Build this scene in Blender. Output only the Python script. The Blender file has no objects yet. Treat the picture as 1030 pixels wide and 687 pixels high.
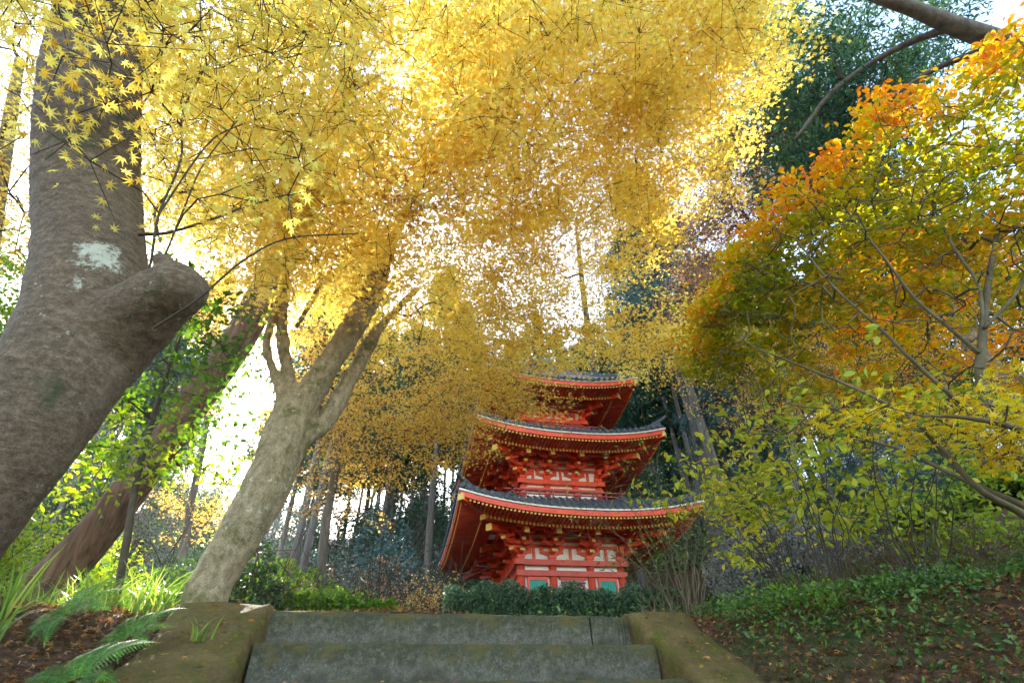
import bpy, math, random
import numpy as np
from mathutils import Matrix, Vector
random.seed(7); RNG = np.random.default_rng(11)
SC = bpy.context.scene
COL = SC.collection
R = math.radians
PI = math.pi

# ------------------------------------------------------------------ camera
F_PX, PITCH, ROLL = 521.0, 0.673, 0.039
_cp, _sp, _cr, _sr = math.cos(PITCH), math.sin(PITCH), math.cos(ROLL), math.sin(ROLL)
FW = np.array([0, _cp, _sp]); _u = np.array([0, -_sp, _cp]); _r = np.array([1., 0, 0])
RT = _r * _cr - _u * _sr; UP = _r * _sr + _u * _cr
cam = bpy.data.cameras.new('camera'); co = bpy.data.objects.new('camera', cam); COL.objects.link(co)
cam.sensor_width = 36; cam.lens = 36 * F_PX / 1030; cam.clip_start = 0.02; cam.clip_end = 3000
m = Matrix(((RT[0], UP[0], -FW[0], 0), (RT[1], UP[1], -FW[1], 0), (RT[2], UP[2], -FW[2], 0), (0, 0, 0, 1)))
co.matrix_world = m
SC.camera = co

def ray(px, py):
    return FW + RT * ((px - 515) / F_PX) + UP * ((343.5 - py) / F_PX)
def atd(px, py, d):            # point at axis depth d
    return ray(px, py) * d
def aty(px, py, Y):            # point on a vertical plane Y metres ahead
    v = ray(px, py); return v * (Y / v[1])

# ------------------------------------------------------------------ objects
def tag(o, label=None, cat=None, group=None, kind=None):
    if label: o['label'] = label
    if cat: o['category'] = cat
    if group: o['group'] = group
    if kind: o['kind'] = kind
    return o
def empty(name, loc, rz=0):
    o = bpy.data.objects.new(name, None); COL.objects.link(o)
    o.location = loc; o.rotation_euler = (0, 0, rz); o.empty_display_size = .2
    return o
def link(name, me, mat=None, parent=None, loc=None):
    o = bpy.data.objects.new(name, me); COL.objects.link(o)
    if mat is not None and not me.materials: me.materials.append(mat)
    if parent is not None: o.parent = parent
    if loc is not None: o.location = loc
    return o
def npmesh(name, V, Fc, mat=None, smooth=False, tint=None):
    """V (n,3), Fc (m,k) uniform faces, or list of such arrays"""
    me = bpy.data.meshes.new(name)
    if not isinstance(Fc, list): Fc = [Fc]
    Fc = [np.asarray(f, np.int32) for f in Fc if len(f)]
    V = np.asarray(V, np.float32)
    me.vertices.add(len(V)); me.vertices.foreach_set('co', V.ravel())
    li = np.concatenate([f.ravel() for f in Fc])
    tot = np.concatenate([np.full(len(f), f.shape[1], np.int32) for f in Fc])
    st = np.concatenate([[0], np.cumsum(tot)[:-1]]).astype(np.int32)
    me.loops.add(len(li)); me.loops.foreach_set('vertex_index', li)
    me.polygons.add(len(tot)); me.polygons.foreach_set('loop_start', st)
    try: me.polygons.foreach_set('loop_total', tot)
    except Exception: pass
    me.polygons.foreach_set('use_smooth', np.full(len(tot), smooth))
    if tint is not None:
        a = me.attributes.new('tint', 'FLOAT', 'POINT'); a.data.foreach_set('value', np.asarray(tint, np.float32))
    me.update(calc_edges=True)
    if mat is not None: me.materials.append(mat)
    return me

class MB:
    def __init__(s): s.v = []; s.f = []
    def add(s, vs, fs):
        b = len(s.v); s.v.extend(tuple(map(float, p)) for p in vs); s.f.extend(tuple(b + i for i in f) for f in fs)
    def hexa(s, p):    # 8 points: bottom 4 ccw, top 4 ccw
        s.add(p, [(3, 2, 1, 0), (4, 5, 6, 7), (0, 1, 5, 4), (1, 2, 6, 5), (2, 3, 7, 6), (3, 0, 4, 7)])
    def box(s, c, d, T=None):
        x, y, z = [q / 2 for q in d]
        p = [(c[0] + a * x, c[1] + b * y, c[2] + e * z) for e in (-1, 1) for a, b in ((-1, -1), (1, -1), (1, 1), (-1, 1))]
        if T: p = [T(q) for q in p]
        s.hexa(p)
    def prism(s, prof, a0, a1, T):   # prof list of 2d points, extruded a0..a1; T(a,p0,p1)->xyz
        n = len(prof)
        vs = [T(a0, *p) for p in prof] + [T(a1, *p) for p in prof]
        fs = [tuple(range(n - 1, -1, -1)), tuple(range(n, 2 * n))] + [(i, (i + 1) % n, n + (i + 1) % n, n + i) for i in range(n)]
        s.add(vs, fs)
    def tube(s, P, rad, n=8, cap=True):
        V, Fq = tube_np(P, rad, n); b = len(V)
        s.add(V, [tuple(f) for f in Fq])
        if cap:
            o = len(s.v) - b
            s.f.append(tuple(o + i for i in range(n - 1, -1, -1))); s.f.append(tuple(o + b - n + i for i in range(n)))
    def build(s, name, mat, parent=None, smooth=False, bevel=0):
        me = bpy.data.meshes.new(name); me.from_pydata(s.v, [], s.f); me.update()
        if smooth: me.polygons.foreach_set('use_smooth', [True] * len(me.polygons))
        me.materials.append(mat)
        o = link(name, me, None, parent)
        if bevel:
            b = o.modifiers.new('b', 'BEVEL'); b.width = bevel; b.segments = 2; b.limit_method = 'ANGLE'
        return o

def tube_np(P, rad, n=8, wob=0, seed=0):
    P = np.asarray(P, float); rad = np.broadcast_to(np.asarray(rad, float), (len(P),))
    T = np.gradient(P, axis=0); T /= np.linalg.norm(T, axis=1)[:, None] + 1e-9
    a = np.array([0, 0, 1.]) if abs(T[0][2]) < .9 else np.array([1., 0, 0])
    N = np.cross(T[0], a); N /= np.linalg.norm(N)
    rings = []
    th = np.linspace(0, 2 * PI, n, endpoint=False)
    r = np.random.default_rng(seed)
    ph = r.uniform(0, 6.28, 6)
    for i in range(len(P)):
        N = N - T[i] * (N @ T[i]); N /= np.linalg.norm(N) + 1e-9
        B = np.cross(T[i], N)
        w = 1.0
        if wob:
            s_ = i / len(P) * 9
            w = 1 + wob * (np.sin(2 * th + ph[0] + s_) * .5 + np.sin(3 * th + ph[1] - s_ * .7) * .35 + np.sin(5 * th + ph[2] + s_ * .5) * .25 + np.sin(s_ * 2.3 + ph[3]) * .3)
        rr = rad[i] * w * np.ones(n)
        rings.append(P[i] + rr[:, None] * (np.cos(th)[:, None] * N + np.sin(th)[:, None] * B))
    V = np.concatenate(rings)
    i = np.arange(len(P) - 1)[:, None] * n; j = np.arange(n)[None]
    k = (j + 1) % n
    Fq = np.stack([i + j, i + k, i + n + k, i + n + j], -1).reshape(-1, 4)
    return V, Fq
def spline(P, n=8):
    """Catmull-Rom through rows of P (any columns)"""
    P = np.asarray(P, float); Q = np.vstack([2 * P[0] - P[1], P, 2 * P[-1] - P[-2]]); out = []
    for i in range(1, len(Q) - 2):
        t = np.linspace(0, 1, n, endpoint=False)[:, None]
        a, b, c, d = Q[i - 1], Q[i], Q[i + 1], Q[i + 2]
        out.append(.5 * ((2 * b) + (-a + c) * t + (2 * a - 5 * b + 4 * c - d) * t**2 + (-a + 3 * b - 3 * c + d) * t**3))
    out.append(P[-1:]); return np.vstack(out)
def segs_np(A, B, ra, rb, n=5):
    """independent frusta A->B, vectorised"""
    A = np.asarray(A); B = np.asarray(B); D = B - A; L = np.linalg.norm(D, axis=1)[:, None] + 1e-9; D = D / L
    ref = np.where(np.abs(D[:, 2:3]) < .9, np.array([[0, 0, 1.]]), np.array([[1., 0, 0]]))
    N = np.cross(D, ref); N /= np.linalg.norm(N, axis=1)[:, None] + 1e-9; Bn = np.cross(D, N)
    th = np.linspace(0, 2 * PI, n, endpoint=False)
    c = np.cos(th)[None, :, None]; s = np.sin(th)[None, :, None]
    off = N[:, None] * c + Bn[:, None] * s
    V = np.concatenate([A[:, None] + off * ra[:, None, None], (B + D * rb[:, None] * .3)[:, None] + off * rb[:, None, None]], 1)
    m_ = len(A); base = (np.arange(m_) * 2 * n)[:, None]; j = np.arange(n)[None]; k = (j + 1) % n
    Fq = np.stack([base + j, base + k, base + n + k, base + n + j], -1).reshape(-1, 4)
    return V.reshape(-1, 3), Fq

# ------------------------------------------------------------------ leaves
def tmpl_maple(lobes=7, curl=.18):
    if lobes == 7: ang = [-128, -82, -40, 0, 40, 82, 128]; ln = [.42, .72, .92, 1.0, .92, .72, .42]
    else: ang = [-95, -45, 0, 45, 95]; ln = [.55, .85, 1., .85, .55]
    V = [(0, 0, 0)]; F = []
    notch = [ang[0] - 26] + [(ang[i] + ang[i + 1]) / 2 for i in range(len(ang) - 1)] + [ang[-1] + 26]
    nl = [.14] + [.30] * (len(ang) - 1) + [.14]
    for a, l in zip(notch, nl): V.append((math.sin(R(a)) * l, math.cos(R(a)) * l, -curl * l * l + .03))
    nb = len(V)
    for a, l in zip(ang, ln): V.append((math.sin(R(a)) * l, math.cos(R(a)) * l, -curl * l * l * 1.4))
    for i in range(len(ang)): F.append((0, 1 + i + 1, nb + i, 1 + i))
    V = np.array(V); V[:, 1] -= .1
    return V * .62, np.array(F)
def tmpl_oval(w=.28, fold=.08):
    V = np.array([(0, -.5, 0), (w, -.15, fold), (w * .85, .2, fold), (0, .55, -.06), (-w * .85, .2, fold), (-w, -.15, fold)])
    return V, np.array([(0, 1, 2, 3), (0, 3, 4, 5)])
def tmpl_kite(w=.3):
    V = np.array([(0, -.5, 0), (w, 0, .05), (0, .5, -.05), (-w, 0, .05)]); return V, np.array([(0, 1, 2, 3)])
MAPLE7, MAPLE5, OVAL, NARROW, KITE, NEEDLE = tmpl_maple(7), tmpl_maple(5), tmpl_oval(), tmpl_oval(.13, .04), tmpl_kite(), tmpl_kite(.1)

def leaves_np(P, size, tmpl, tint, up_bias=1.6, dirs=None, dir_w=0, rng=RNG):
    """scatter template at P with random orientation whose normal leans up"""
    TV, TF = tmpl; n = len(P)
    nrm = rng.normal(size=(n, 3)) + np.array([0, 0, up_bias]); nrm /= np.linalg.norm(nrm, axis=1)[:, None]
    y = rng.normal(size=(n, 3))
    if dirs is not None: y = y * (1 - dir_w) + dirs * dir_w * 2
    y -= nrm * (y * nrm).sum(1)[:, None]; y /= np.linalg.norm(y, axis=1)[:, None] + 1e-9
    x = np.cross(y, nrm)
    s = np.broadcast_to(np.asarray(size, float), (n,)) * rng.uniform(.65, 1.2, n)
    curl = rng.uniform(.2, 2.2, n)
    V = P[:, None] + s[:, None, None] * (TV[None, :, 0:1] * x[:, None] + TV[None, :, 1:2] * y[:, None] + TV[None, :, 2:3] * curl[:, None, None] * nrm[:, None])
    F = (np.arange(n) * len(TV))[:, None, None] + TF[None]
    return V.reshape(-1, 3), F.reshape(-1, TF.shape[1]), np.repeat(np.asarray(tint, float) * np.ones(n), len(TV))
def merge(parts):
    V = []; F = []; T = []; b = 0
    for p in parts:
        V.append(p[0]); F.append(p[1] + b); b += len(p[0])
        T.append(p[2] if len(p) > 2 else np.zeros(len(p[0])))
    return np.concatenate(V), np.concatenate(F), np.concatenate(T)

# ------------------------------------------------------------------ materials
def newmat(name):
    mt = bpy.data.materials.new(name); mt.use_nodes = True; nt = mt.node_tree; nt.nodes.clear()
    out = nt.nodes.new('ShaderNodeOutputMaterial'); return mt, nt, out
def N(nt, t, **kw):
    n = nt.nodes.new(t)
    for k, v in kw.items():
        if k.startswith('i_'): n.inputs[k[2:].replace('_', ' ')].default_value = v
        else: setattr(n, k, v)
    return n
def ramp(nt, stops, fac, interp='LINEAR'):
    r = nt.nodes.new('ShaderNodeValToRGB'); e = r.color_ramp.elements; r.color_ramp.interpolation = interp
    while len(e) < len(stops): e.new(.5)
    for q, (p, c) in zip(e, stops): q.position = p; q.color = (*c, 1) if len(c) == 3 else c
    nt.links.new(fac, r.inputs[0]); return r
def noise(nt, scale, detail=4, rough=.6, coord='Object', vec=None, sc=None):
    t = nt.nodes.new('ShaderNodeTexCoord')
    n = N(nt, 'ShaderNodeTexNoise'); n.inputs['Scale'].default_value = scale; n.inputs['Detail'].default_value = detail; n.inputs['Roughness'].default_value = rough
    src = vec or t.outputs[coord]
    if sc:
        mp = nt.nodes.new('ShaderNodeMapping'); mp.inputs['Scale'].default_value = sc; nt.links.new(src, mp.inputs[0]); src = mp.outputs[0]
    nt.links.new(src, n.inputs['Vector']); return n
def leafmat(name, stops, trans=.5, rough=.5, spec=.3, tboost=1.0):
    mt, nt, out = newmat(name); L = nt.links
    at = N(nt, 'ShaderNodeAttribute'); at.attribute_name = 'tint'
    cr = ramp(nt, stops, at.outputs['Fac'])
    nz = noise(nt, 9, 2); mix = N(nt, 'ShaderNodeHueSaturation')
    mr = N(nt, 'ShaderNodeMapRange'); mr.inputs[3].default_value = .8; mr.inputs[4].default_value = 1.2
    L.new(nz.outputs[0], mr.inputs[0]); L.new(mr.outputs[0], mix.inputs['Value']); L.new(cr.outputs[0], mix.inputs['Color'])
    b = N(nt, 'ShaderNodeBsdfPrincipled'); b.inputs['Roughness'].default_value = rough; b.inputs['Specular IOR Level'].default_value = spec
    t = N(nt, 'ShaderNodeBsdfTranslucent')
    h2 = N(nt, 'ShaderNodeHueSaturation'); h2.inputs['Saturation'].default_value = 1.1; h2.inputs['Value'].default_value = tboost
    L.new(mix.outputs[0], h2.inputs['Color'])
    L.new(mix.outputs[0], b.inputs['Base Color']); L.new(h2.outputs[0], t.inputs['Color'])
    m_ = N(nt, 'ShaderNodeMixShader'); m_.inputs[0].default_value = trans
    L.new(b.outputs[0], m_.inputs[1]); L.new(t.outputs[0], m_.inputs[2]); L.new(m_.outputs[0], out.inputs[0])
    return mt
def barkmat(name, c1, c2, c3, scale=6, stretch=(1, 1, .25), bump=.6, lichen=None, moss=None, dist=.02, spots=(), speck=False):
    mt, nt, out = newmat(name); L = nt.links
    n1 = noise(nt, scale, 8, .65, sc=stretch); n2 = noise(nt, scale * .35, 3, .5)
    cr = ramp(nt, [(.3, c1), (.5, c2), (.72, c3)], n1.outputs[0])
    col = cr.outputs[0]
    def over(col, colr, sc_, lo, hi, det=4, zst=1):
        n = noise(nt, sc_, det, .6, sc=(1, 1, zst)); mr = N(nt, 'ShaderNodeMapRange'); mr.inputs[1].default_value = lo; mr.inputs[2].default_value = hi
        n.inputs['Detail'].default_value = 8; n.inputs['Roughness'].default_value = .72; L.new(n.outputs[0], mr.inputs[0]); mx = N(nt, 'ShaderNodeMixRGB'); L.new(mr.outputs[0], mx.inputs[0]); L.new(col, mx.inputs[1]); mx.inputs[2].default_value = (*colr, 1); return mx.outputs[0]
    if moss: col = over(col, moss[0], moss[1], moss[2], moss[2] + .1)
    if lichen: col = over(col, lichen[0], lichen[1], lichen[2], lichen[2] + .03, 5)
    if speck:
        vo = N(nt, 'ShaderNodeTexVoronoi'); vo.inputs['Scale'].default_value = 26; tcv = nt.nodes.new('ShaderNodeTexCoord'); L.new(tcv.outputs['Object'], vo.inputs['Vector'])
        vn = noise(nt, 1.6, 4, .6); vm = N(nt, 'ShaderNodeMath', operation='MULTIPLY_ADD'); L.new(vn.outputs[0], vm.inputs[0]); vm.inputs[1].default_value = -1.1; L.new(vo.outputs['Distance'], vm.inputs[2])
        vr = N(nt, 'ShaderNodeMapRange'); vr.inputs[1].default_value = -.47; vr.inputs[2].default_value = -.53; vr.inputs[4].default_value = .8; L.new(vm.outputs[0], vr.inputs[0])
        vx = N(nt, 'ShaderNodeMixRGB'); L.new(vr.outputs[0], vx.inputs[0]); L.new(col, vx.inputs[1]); vx.inputs[2].default_value = (.36, .37, .29, 1); col = vx.outputs[0]
        fn = noise(nt, 90, 9, .8); fr = ramp(nt, [(.35, (.55, .52, .5)), (.55, (1, 1, 1)), (.7, (1.35, 1.3, 1.2))], fn.outputs[0]); fx = N(nt, 'ShaderNodeMixRGB', blend_type='MULTIPLY'); fx.inputs[0].default_value = 1; L.new(col, fx.inputs[1]); L.new(fr.outputs[0], fx.inputs[2]); col = fx.outputs[0]
    for (P0, rad_, colr, sc_, th_) in spots:     # growths of lichen or moss at one place on the trunk
        g_ = nt.nodes.new('ShaderNodeNewGeometry'); ds = N(nt, 'ShaderNodeVectorMath', operation='DISTANCE'); L.new(g_.outputs['Position'], ds.inputs[0]); ds.inputs[1].default_value = tuple(P0)
        n = noise(nt, sc_, 10, .8); mr = N(nt, 'ShaderNodeMapRange'); mr.inputs[1].default_value = rad_ * 1.3; mr.inputs[2].default_value = 0; mr.inputs[3].default_value = 0; mr.inputs[4].default_value = .5; L.new(ds.outputs['Value'], mr.inputs[0])
        ad_ = N(nt, 'ShaderNodeMath', operation='ADD'); L.new(n.outputs[0], ad_.inputs[0]); L.new(mr.outputs[0], ad_.inputs[1])
        m2 = N(nt, 'ShaderNodeMapRange'); m2.inputs[1].default_value = th_; m2.inputs[2].default_value = th_ + .09; m2.inputs[4].default_value = .9; L.new(ad_.outputs[0], m2.inputs[0])
        mx = N(nt, 'ShaderNodeMixRGB'); L.new(m2.outputs[0], mx.inputs[0]); L.new(col, mx.inputs[1]); mx.inputs[2].default_value = (*colr, 1); col = mx.outputs[0]
    b = N(nt, 'ShaderNodeBsdfPrincipled'); b.inputs['Roughness'].default_value = .85; b.inputs['Specular IOR Level'].default_value = .25
    L.new(col, b.inputs['Base Color'])
    ad = N(nt, 'ShaderNodeMath', operation='ADD'); L.new(n1.outputs[0], ad.inputs[0])
    n3 = noise(nt, scale * 7, 4, .6, sc=stretch); mu = N(nt, 'ShaderNodeMath', operation='MULTIPLY'); mu.inputs[1].default_value = .4; L.new(n3.outputs[0], mu.inputs[0]); L.new(mu.outputs[0], ad.inputs[1])
    bp = N(nt, 'ShaderNodeBump'); bp.inputs['Strength'].default_value = bump; bp.inputs['Distance'].default_value = dist
    L.new(ad.outputs[0], bp.inputs['Height']); L.new(bp.outputs[0], b.inputs['Normal']); L.new(b.outputs[0], out.inputs[0])
    return mt
def simple(name, c, rough=.6, var=.15, scale=8, bump=.15, metallic=0, dirt=None, spec=.4):
    mt, nt, out = newmat(name); L = nt.links
    n1 = noise(nt, scale, 6, .6)
    lo = tuple(q * (1 - var) for q in c); hi = tuple(min(1, q * (1 + var)) for q in c)
    cr = ramp(nt, [(.3, lo), (.7, hi)], n1.outputs[0]); col = cr.outputs[0]
    if dirt:
        n2 = noise(nt, dirt[1], 5, .7); mr = N(nt, 'ShaderNodeMapRange'); mr.inputs[1].default_value = dirt[2]; mr.inputs[2].default_value = dirt[2] + .15
        L.new(n2.outputs[0], mr.inputs[0]); mx = N(nt, 'ShaderNodeMixRGB'); L.new(mr.outputs[0], mx.inputs[0]); L.new(col, mx.inputs[1]); mx.inputs[2].default_value = (*dirt[0], 1); col = mx.outputs[0]
    b = N(nt, 'ShaderNodeBsdfPrincipled'); b.inputs['Roughness'].default_value = rough; b.inputs['Metallic'].default_value = metallic; b.inputs['Specular IOR Level'].default_value = spec
    L.new(col, b.inputs['Base Color'])
    bp = N(nt, 'ShaderNodeBump'); bp.inputs['Strength'].default_value = bump; bp.inputs['Distance'].default_value = .01
    n3 = noise(nt, scale * 5, 5, .6); L.new(n3.outputs[0], bp.inputs['Height']); L.new(bp.outputs[0], b.inputs['Normal'])
    L.new(b.outputs[0], out.inputs[0]); return mt

M = {}
M['leaf_yellow'] = leafmat('leaf_yellow', [(0, (.42, .18, .05)), (.12, (.76, .46, .09)), (.45, (.86, .66, .15)), (.8, (.92, .78, .24)), (1, (.78, .76, .2))], .7)
M['leaf_gold'] = leafmat('leaf_gold', [(0, (.40, .18, .06)), (.2, (.70, .42, .11)), (.6, (.86, .62, .16)), (1, (.84, .68, .2))], .6)
M['leaf_orange'] = leafmat('leaf_orange', [(0, (.26, .34, .03)), (.3, (.46, .46, .05)), (.5, (.74, .54, .06)), (.68, (.85, .42, .06)), (.85, (.86, .34, .08)), (1, (.80, .20, .05))], .6)
M['leaf_amber'] = leafmat('leaf_amber', [(0, (.5, .3, .05)), (.5, (.85, .58, .05)), (1, (.75, .66, .08))], .55)
M['leaf_grey'] = leafmat('leaf_grey', [(0, (.12, .11, .10)), (.6, (.26, .25, .22)), (1, (.30, .34, .18))], .35)
M['leaf_lime'] = leafmat('leaf_lime', [(0, (.12, .20, .03)), (.4, (.28, .38, .05)), (.75, (.52, .55, .07)), (1, (.75, .62, .08))], .5)
M['leaf_green'] = leafmat('leaf_green', [(0, (.018, .05, .015)), (.5, (.05, .12, .025)), (1, (.13, .24, .04))], .35, .35, .5)
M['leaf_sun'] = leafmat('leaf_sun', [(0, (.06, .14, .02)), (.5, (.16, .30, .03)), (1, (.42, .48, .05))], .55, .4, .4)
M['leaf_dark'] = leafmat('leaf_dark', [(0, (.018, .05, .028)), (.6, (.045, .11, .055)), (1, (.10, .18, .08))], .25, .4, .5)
M['leaf_blue'] = leafmat('leaf_blue', [(0, (.025, .07, .07)), (.6, (.06, .14, .135)), (1, (.12, .22, .19))], .25, .4, .5)
M['needle'] = leafmat('needle', [(0, (.02, .06, .035)), (.6, (.05, .13, .065)), (1, (.16, .28, .08))], .4, .5, .3)
M['leaf_russet'] = leafmat('leaf_russet', [(0, (.20, .12, .09)), (.5, (.40, .24, .14)), (1, (.55, .34, .16))], .45)
M['leaf_dry'] = leafmat('leaf_dry', [(0, (.06, .03, .018)), (.4, (.17, .085, .04)), (.75, (.38, .18, .06)), (1, (.62, .38, .10))], .2, .6)
M['grass'] = leafmat('grass', [(0, (.08, .16, .03)), (.6, (.2, .34, .05)), (1, (.45, .5, .12))], .55, .35, .5)
M['fern'] = leafmat('fern', [(0, (.03, .09, .02)), (.6, (.07, .18, .03)), (1, (.16, .28, .07))], .45, .6, .12)
M['bark_smooth'] = barkmat('bark_smooth', (.085, .060, .038), (.15, .108, .072), (.24, .18, .12), 26, (1, 1, 1.9), .8, speck=True, lichen=((.40, .41, .33), 24, .70), moss=((.06, .065, .03), 2.6, .58), dist=.012, spots=((aty(102, 245, 1.36), .14, (.50, .51, .42), 30, .71), (aty(76, 280, 1.36), .06, (.45, .46, .38), 34, .72), (aty(60, 330, 1.38), .07, (.42, .43, .35), 38, .76), (aty(110, 205, 1.34), .05, (.42, .43, .35), 38, .76), (aty(112, 380, 1.4), .05, (.42, .43, .35), 38, .76), (aty(125, 300, 1.3), .22, (.05, .055, .022), 22, .73), (aty(30, 380, 1.3), .22, (.06, .07, .03), 20, .78)))
M['bark_maple'] = barkmat('bark_maple', (.15, .11, .06), (.29, .235, .14), (.43, .37, .24), 20, (1, 1, .6), .8, speck=True, lichen=((.48, .47, .38), 13, .62), moss=((.12, .12, .035), 5, .54), dist=.02)
M['bark_cedar'] = barkmat('bark_cedar', (.06, .032, .02), (.16, .09, .055), (.28, .17, .11), 20, (1, 1, .07), 1.0, dist=.05)
M['bark_forest'] = barkmat('bark_forest', (.07, .06, .052), (.13, .115, .10), (.20, .18, .16), 6, (1, 1, .08), 1.0, moss=((.10, .12, .08), 1.2, .6), dist=.04)
M['twig'] = barkmat('twig', (.035, .028, .02), (.06, .048, .034), (.10, .08, .055), 12, (1, 1, .4), .5, dist=.004)
M['twig_grey'] = barkmat('twig_grey', (.06, .05, .028), (.11, .09, .05), (.18, .15, .09), 12, (1, 1, .4), .5, moss=((.12, .13, .04), 4, .58), dist=.004)

M['vermilion'] = simple('vermilion', (.72, .062, .013), .42, .18, 3, .12, dirt=((.36, .045, .02), 2.2, .56))
M['vermilion_dull'] = simple('vermilion_dull', (.55, .065, .03), .5, .2, 3, .12)
M['maroon'] = simple('maroon', (.24, .035, .035), .5, .2, 4, .1)
M['plaster'] = simple('plaster', (.78, .76, .71), .8, .06, 4, .1)
M['gold'] = simple('gold', (.72, .46, .09), .5, .1, 10, .05)
M['cream'] = simple('cream', (.62, .48, .26), .6, .12, 5, .1)
M['green_paint'] = simple('green_paint', (.02, .36, .25), .5, .12, 5, .1)
M['door'] = simple('door', (.50, .13, .10), .5, .15, 6, .1)
M['iron'] = simple('iron', (.03, .03, .03), .5, .2, 10, .1)
M['bronze'] = simple('bronze', (.10, .14, .11), .5, .2, 10, .1, metallic=.5)
M['tile'] = simple('tile', (.06, .067, .075), .55, .35, 9, .3, dirt=((.13, .135, .12), 7, .6))
M['platform'] = simple('platform', (.30, .29, .27), .8, .2, 4, .3)

# weathered concrete steps and mossy kerbs
def stone(name, base, mossc, mossn, brown=None, topfav=0):
    mt, nt, out = newmat(name); L = nt.links
    n1 = noise(nt, 45, 8, .8); n0 = noise(nt, 5, 6, .7)
    cr = ramp(nt, [(.25, tuple(q * .62 for q in base)), (.5, base), (.75, tuple(q * 1.4 for q in base))], n1.outputs[0])
    d = ramp(nt, [(.35, (.62, .62, .62)), (.65, (1.15, 1.15, 1.15))], n0.outputs[0])
    mx0 = N(nt, 'ShaderNodeMixRGB', blend_type='MULTIPLY'); mx0.inputs[0].default_value = 1; L.new(cr.outputs[0], mx0.inputs[1]); L.new(d.outputs[0], mx0.inputs[2])
    col = mx0.outputs[0]
    tc = nt.nodes.new('ShaderNodeTexCoord'); sp = nt.nodes.new('ShaderNodeSeparateXYZ'); L.new(tc.outputs['Generated'], sp.inputs[0])
    for c_, sc_, th, st in ((mossc, 7, mossn, (1, 1, .8)), (brown, 14, .56, (1, 1, .8))):
        if not c_: continue
        n = noise(nt, sc_, 7, .72, sc=st)
        src = n.outputs[0]
        if topfav:
            ma = N(nt, 'ShaderNodeMath', operation='MULTIPLY_ADD'); L.new(sp.outputs[2], ma.inputs[0]); ma.inputs[1].default_value = topfav; L.new(src, ma.inputs[2]); src = ma.outputs[0]
        mr = N(nt, 'ShaderNodeMapRange'); mr.inputs[1].default_value = th; mr.inputs[2].default_value = th + .14; L.new(src, mr.inputs[0])
        mx = N(nt, 'ShaderNodeMixRGB'); L.new(mr.outputs[0], mx.inputs[0]); L.new(col, mx.inputs[1]); mx.inputs[2].default_value = (*c_, 1); col = mx.outputs[0]
    b = N(nt, 'ShaderNodeBsdfPrincipled'); b.inputs['Roughness'].default_value = .9; b.inputs['Specular IOR Level'].default_value = .2; L.new(col, b.inputs['Base Color'])
    bp = N(nt, 'ShaderNodeBump'); bp.inputs['Strength'].default_value = 1; bp.inputs['Distance'].default_value = .03
    n3 = noise(nt, 40, 8, .7); L.new(n3.outputs[0], bp.inputs['Height']); L.new(bp.outputs[0], b.inputs['Normal']); L.new(b.outputs[0], out.inputs[0]); return mt
def stepmat():
    mt, nt, out = newmat('step'); L = nt.links
    n1 = noise(nt, 70, 8, .75); n0 = noise(nt, 4, 5, .6); n2 = noise(nt, 26, 8, .8); n3 = noise(nt, 7, 6, .7)
    cr = ramp(nt, [(.3, (.06, .058, .045)), (.5, (.13, .125, .10)), (.72, (.26, .25, .205))], n1.outputs[0])
    d = ramp(nt, [(.35, (.70, .70, .68)), (.65, (1.1, 1.1, 1.1))], n0.outputs[0])
    m0 = N(nt, 'ShaderNodeMixRGB', blend_type='MULTIPLY'); m0.inputs[0].default_value = 1; L.new(cr.outputs[0], m0.inputs[1]); L.new(d.outputs[0], m0.inputs[2]); col = m0.outputs[0]
    tc = nt.nodes.new('ShaderNodeTexCoord'); sp = nt.nodes.new('ShaderNodeSeparateXYZ'); L.new(tc.outputs['Generated'], sp.inputs[0])
    for colr, nz, lo, g in (((.05, .052, .028), n2, .59, .27), ((.10, .085, .03), n3, .70, .27), ((.05, .045, .03), n0, .72, -.30)):
        ma = N(nt, 'ShaderNodeMath', operation='MULTIPLY_ADD'); L.new(sp.outputs[2], ma.inputs[0]); ma.inputs[1].default_value = g; L.new(nz.outputs[0], ma.inputs[2])
        if g < 0:
            ad = N(nt, 'ShaderNodeMath', operation='ADD'); L.new(ma.outputs[0], ad.inputs[0]); ad.inputs[1].default_value = .3; ma = ad
        m1 = N(nt, 'ShaderNodeMath', operation='MULTIPLY_ADD'); L.new(n1.outputs[0], m1.inputs[0]); m1.inputs[1].default_value = .25; L.new(ma.outputs[0], m1.inputs[2])
        mr = N(nt, 'ShaderNodeMapRange'); mr.inputs[1].default_value = lo + .12; mr.inputs[2].default_value = lo + .26; mr.inputs[4].default_value = .85; L.new(m1.outputs[0], mr.inputs[0])
        mx = N(nt, 'ShaderNodeMixRGB'); L.new(mr.outputs[0], mx.inputs[0]); L.new(col, mx.inputs[1]); mx.inputs[2].default_value = (*colr, 1); col = mx.outputs[0]
    b = N(nt, 'ShaderNodeBsdfPrincipled'); b.inputs['Roughness'].default_value = .95; b.inputs['Specular IOR Level'].default_value = .1; L.new(col, b.inputs['Base Color'])
    bp = N(nt, 'ShaderNodeBump'); bp.inputs['Strength'].default_value = .9; bp.inputs['Distance'].default_value = .01
    L.new(n1.outputs[0], bp.inputs['Height']); L.new(bp.outputs[0], b.inputs['Normal']); L.new(b.outputs[0], out.inputs[0]); return mt
M['step'] = stepmat()
M['mossy'] = stone('mossy', (.16, .115, .045), (.085, .092, .014), .47, (.26, .15, .035))
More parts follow.
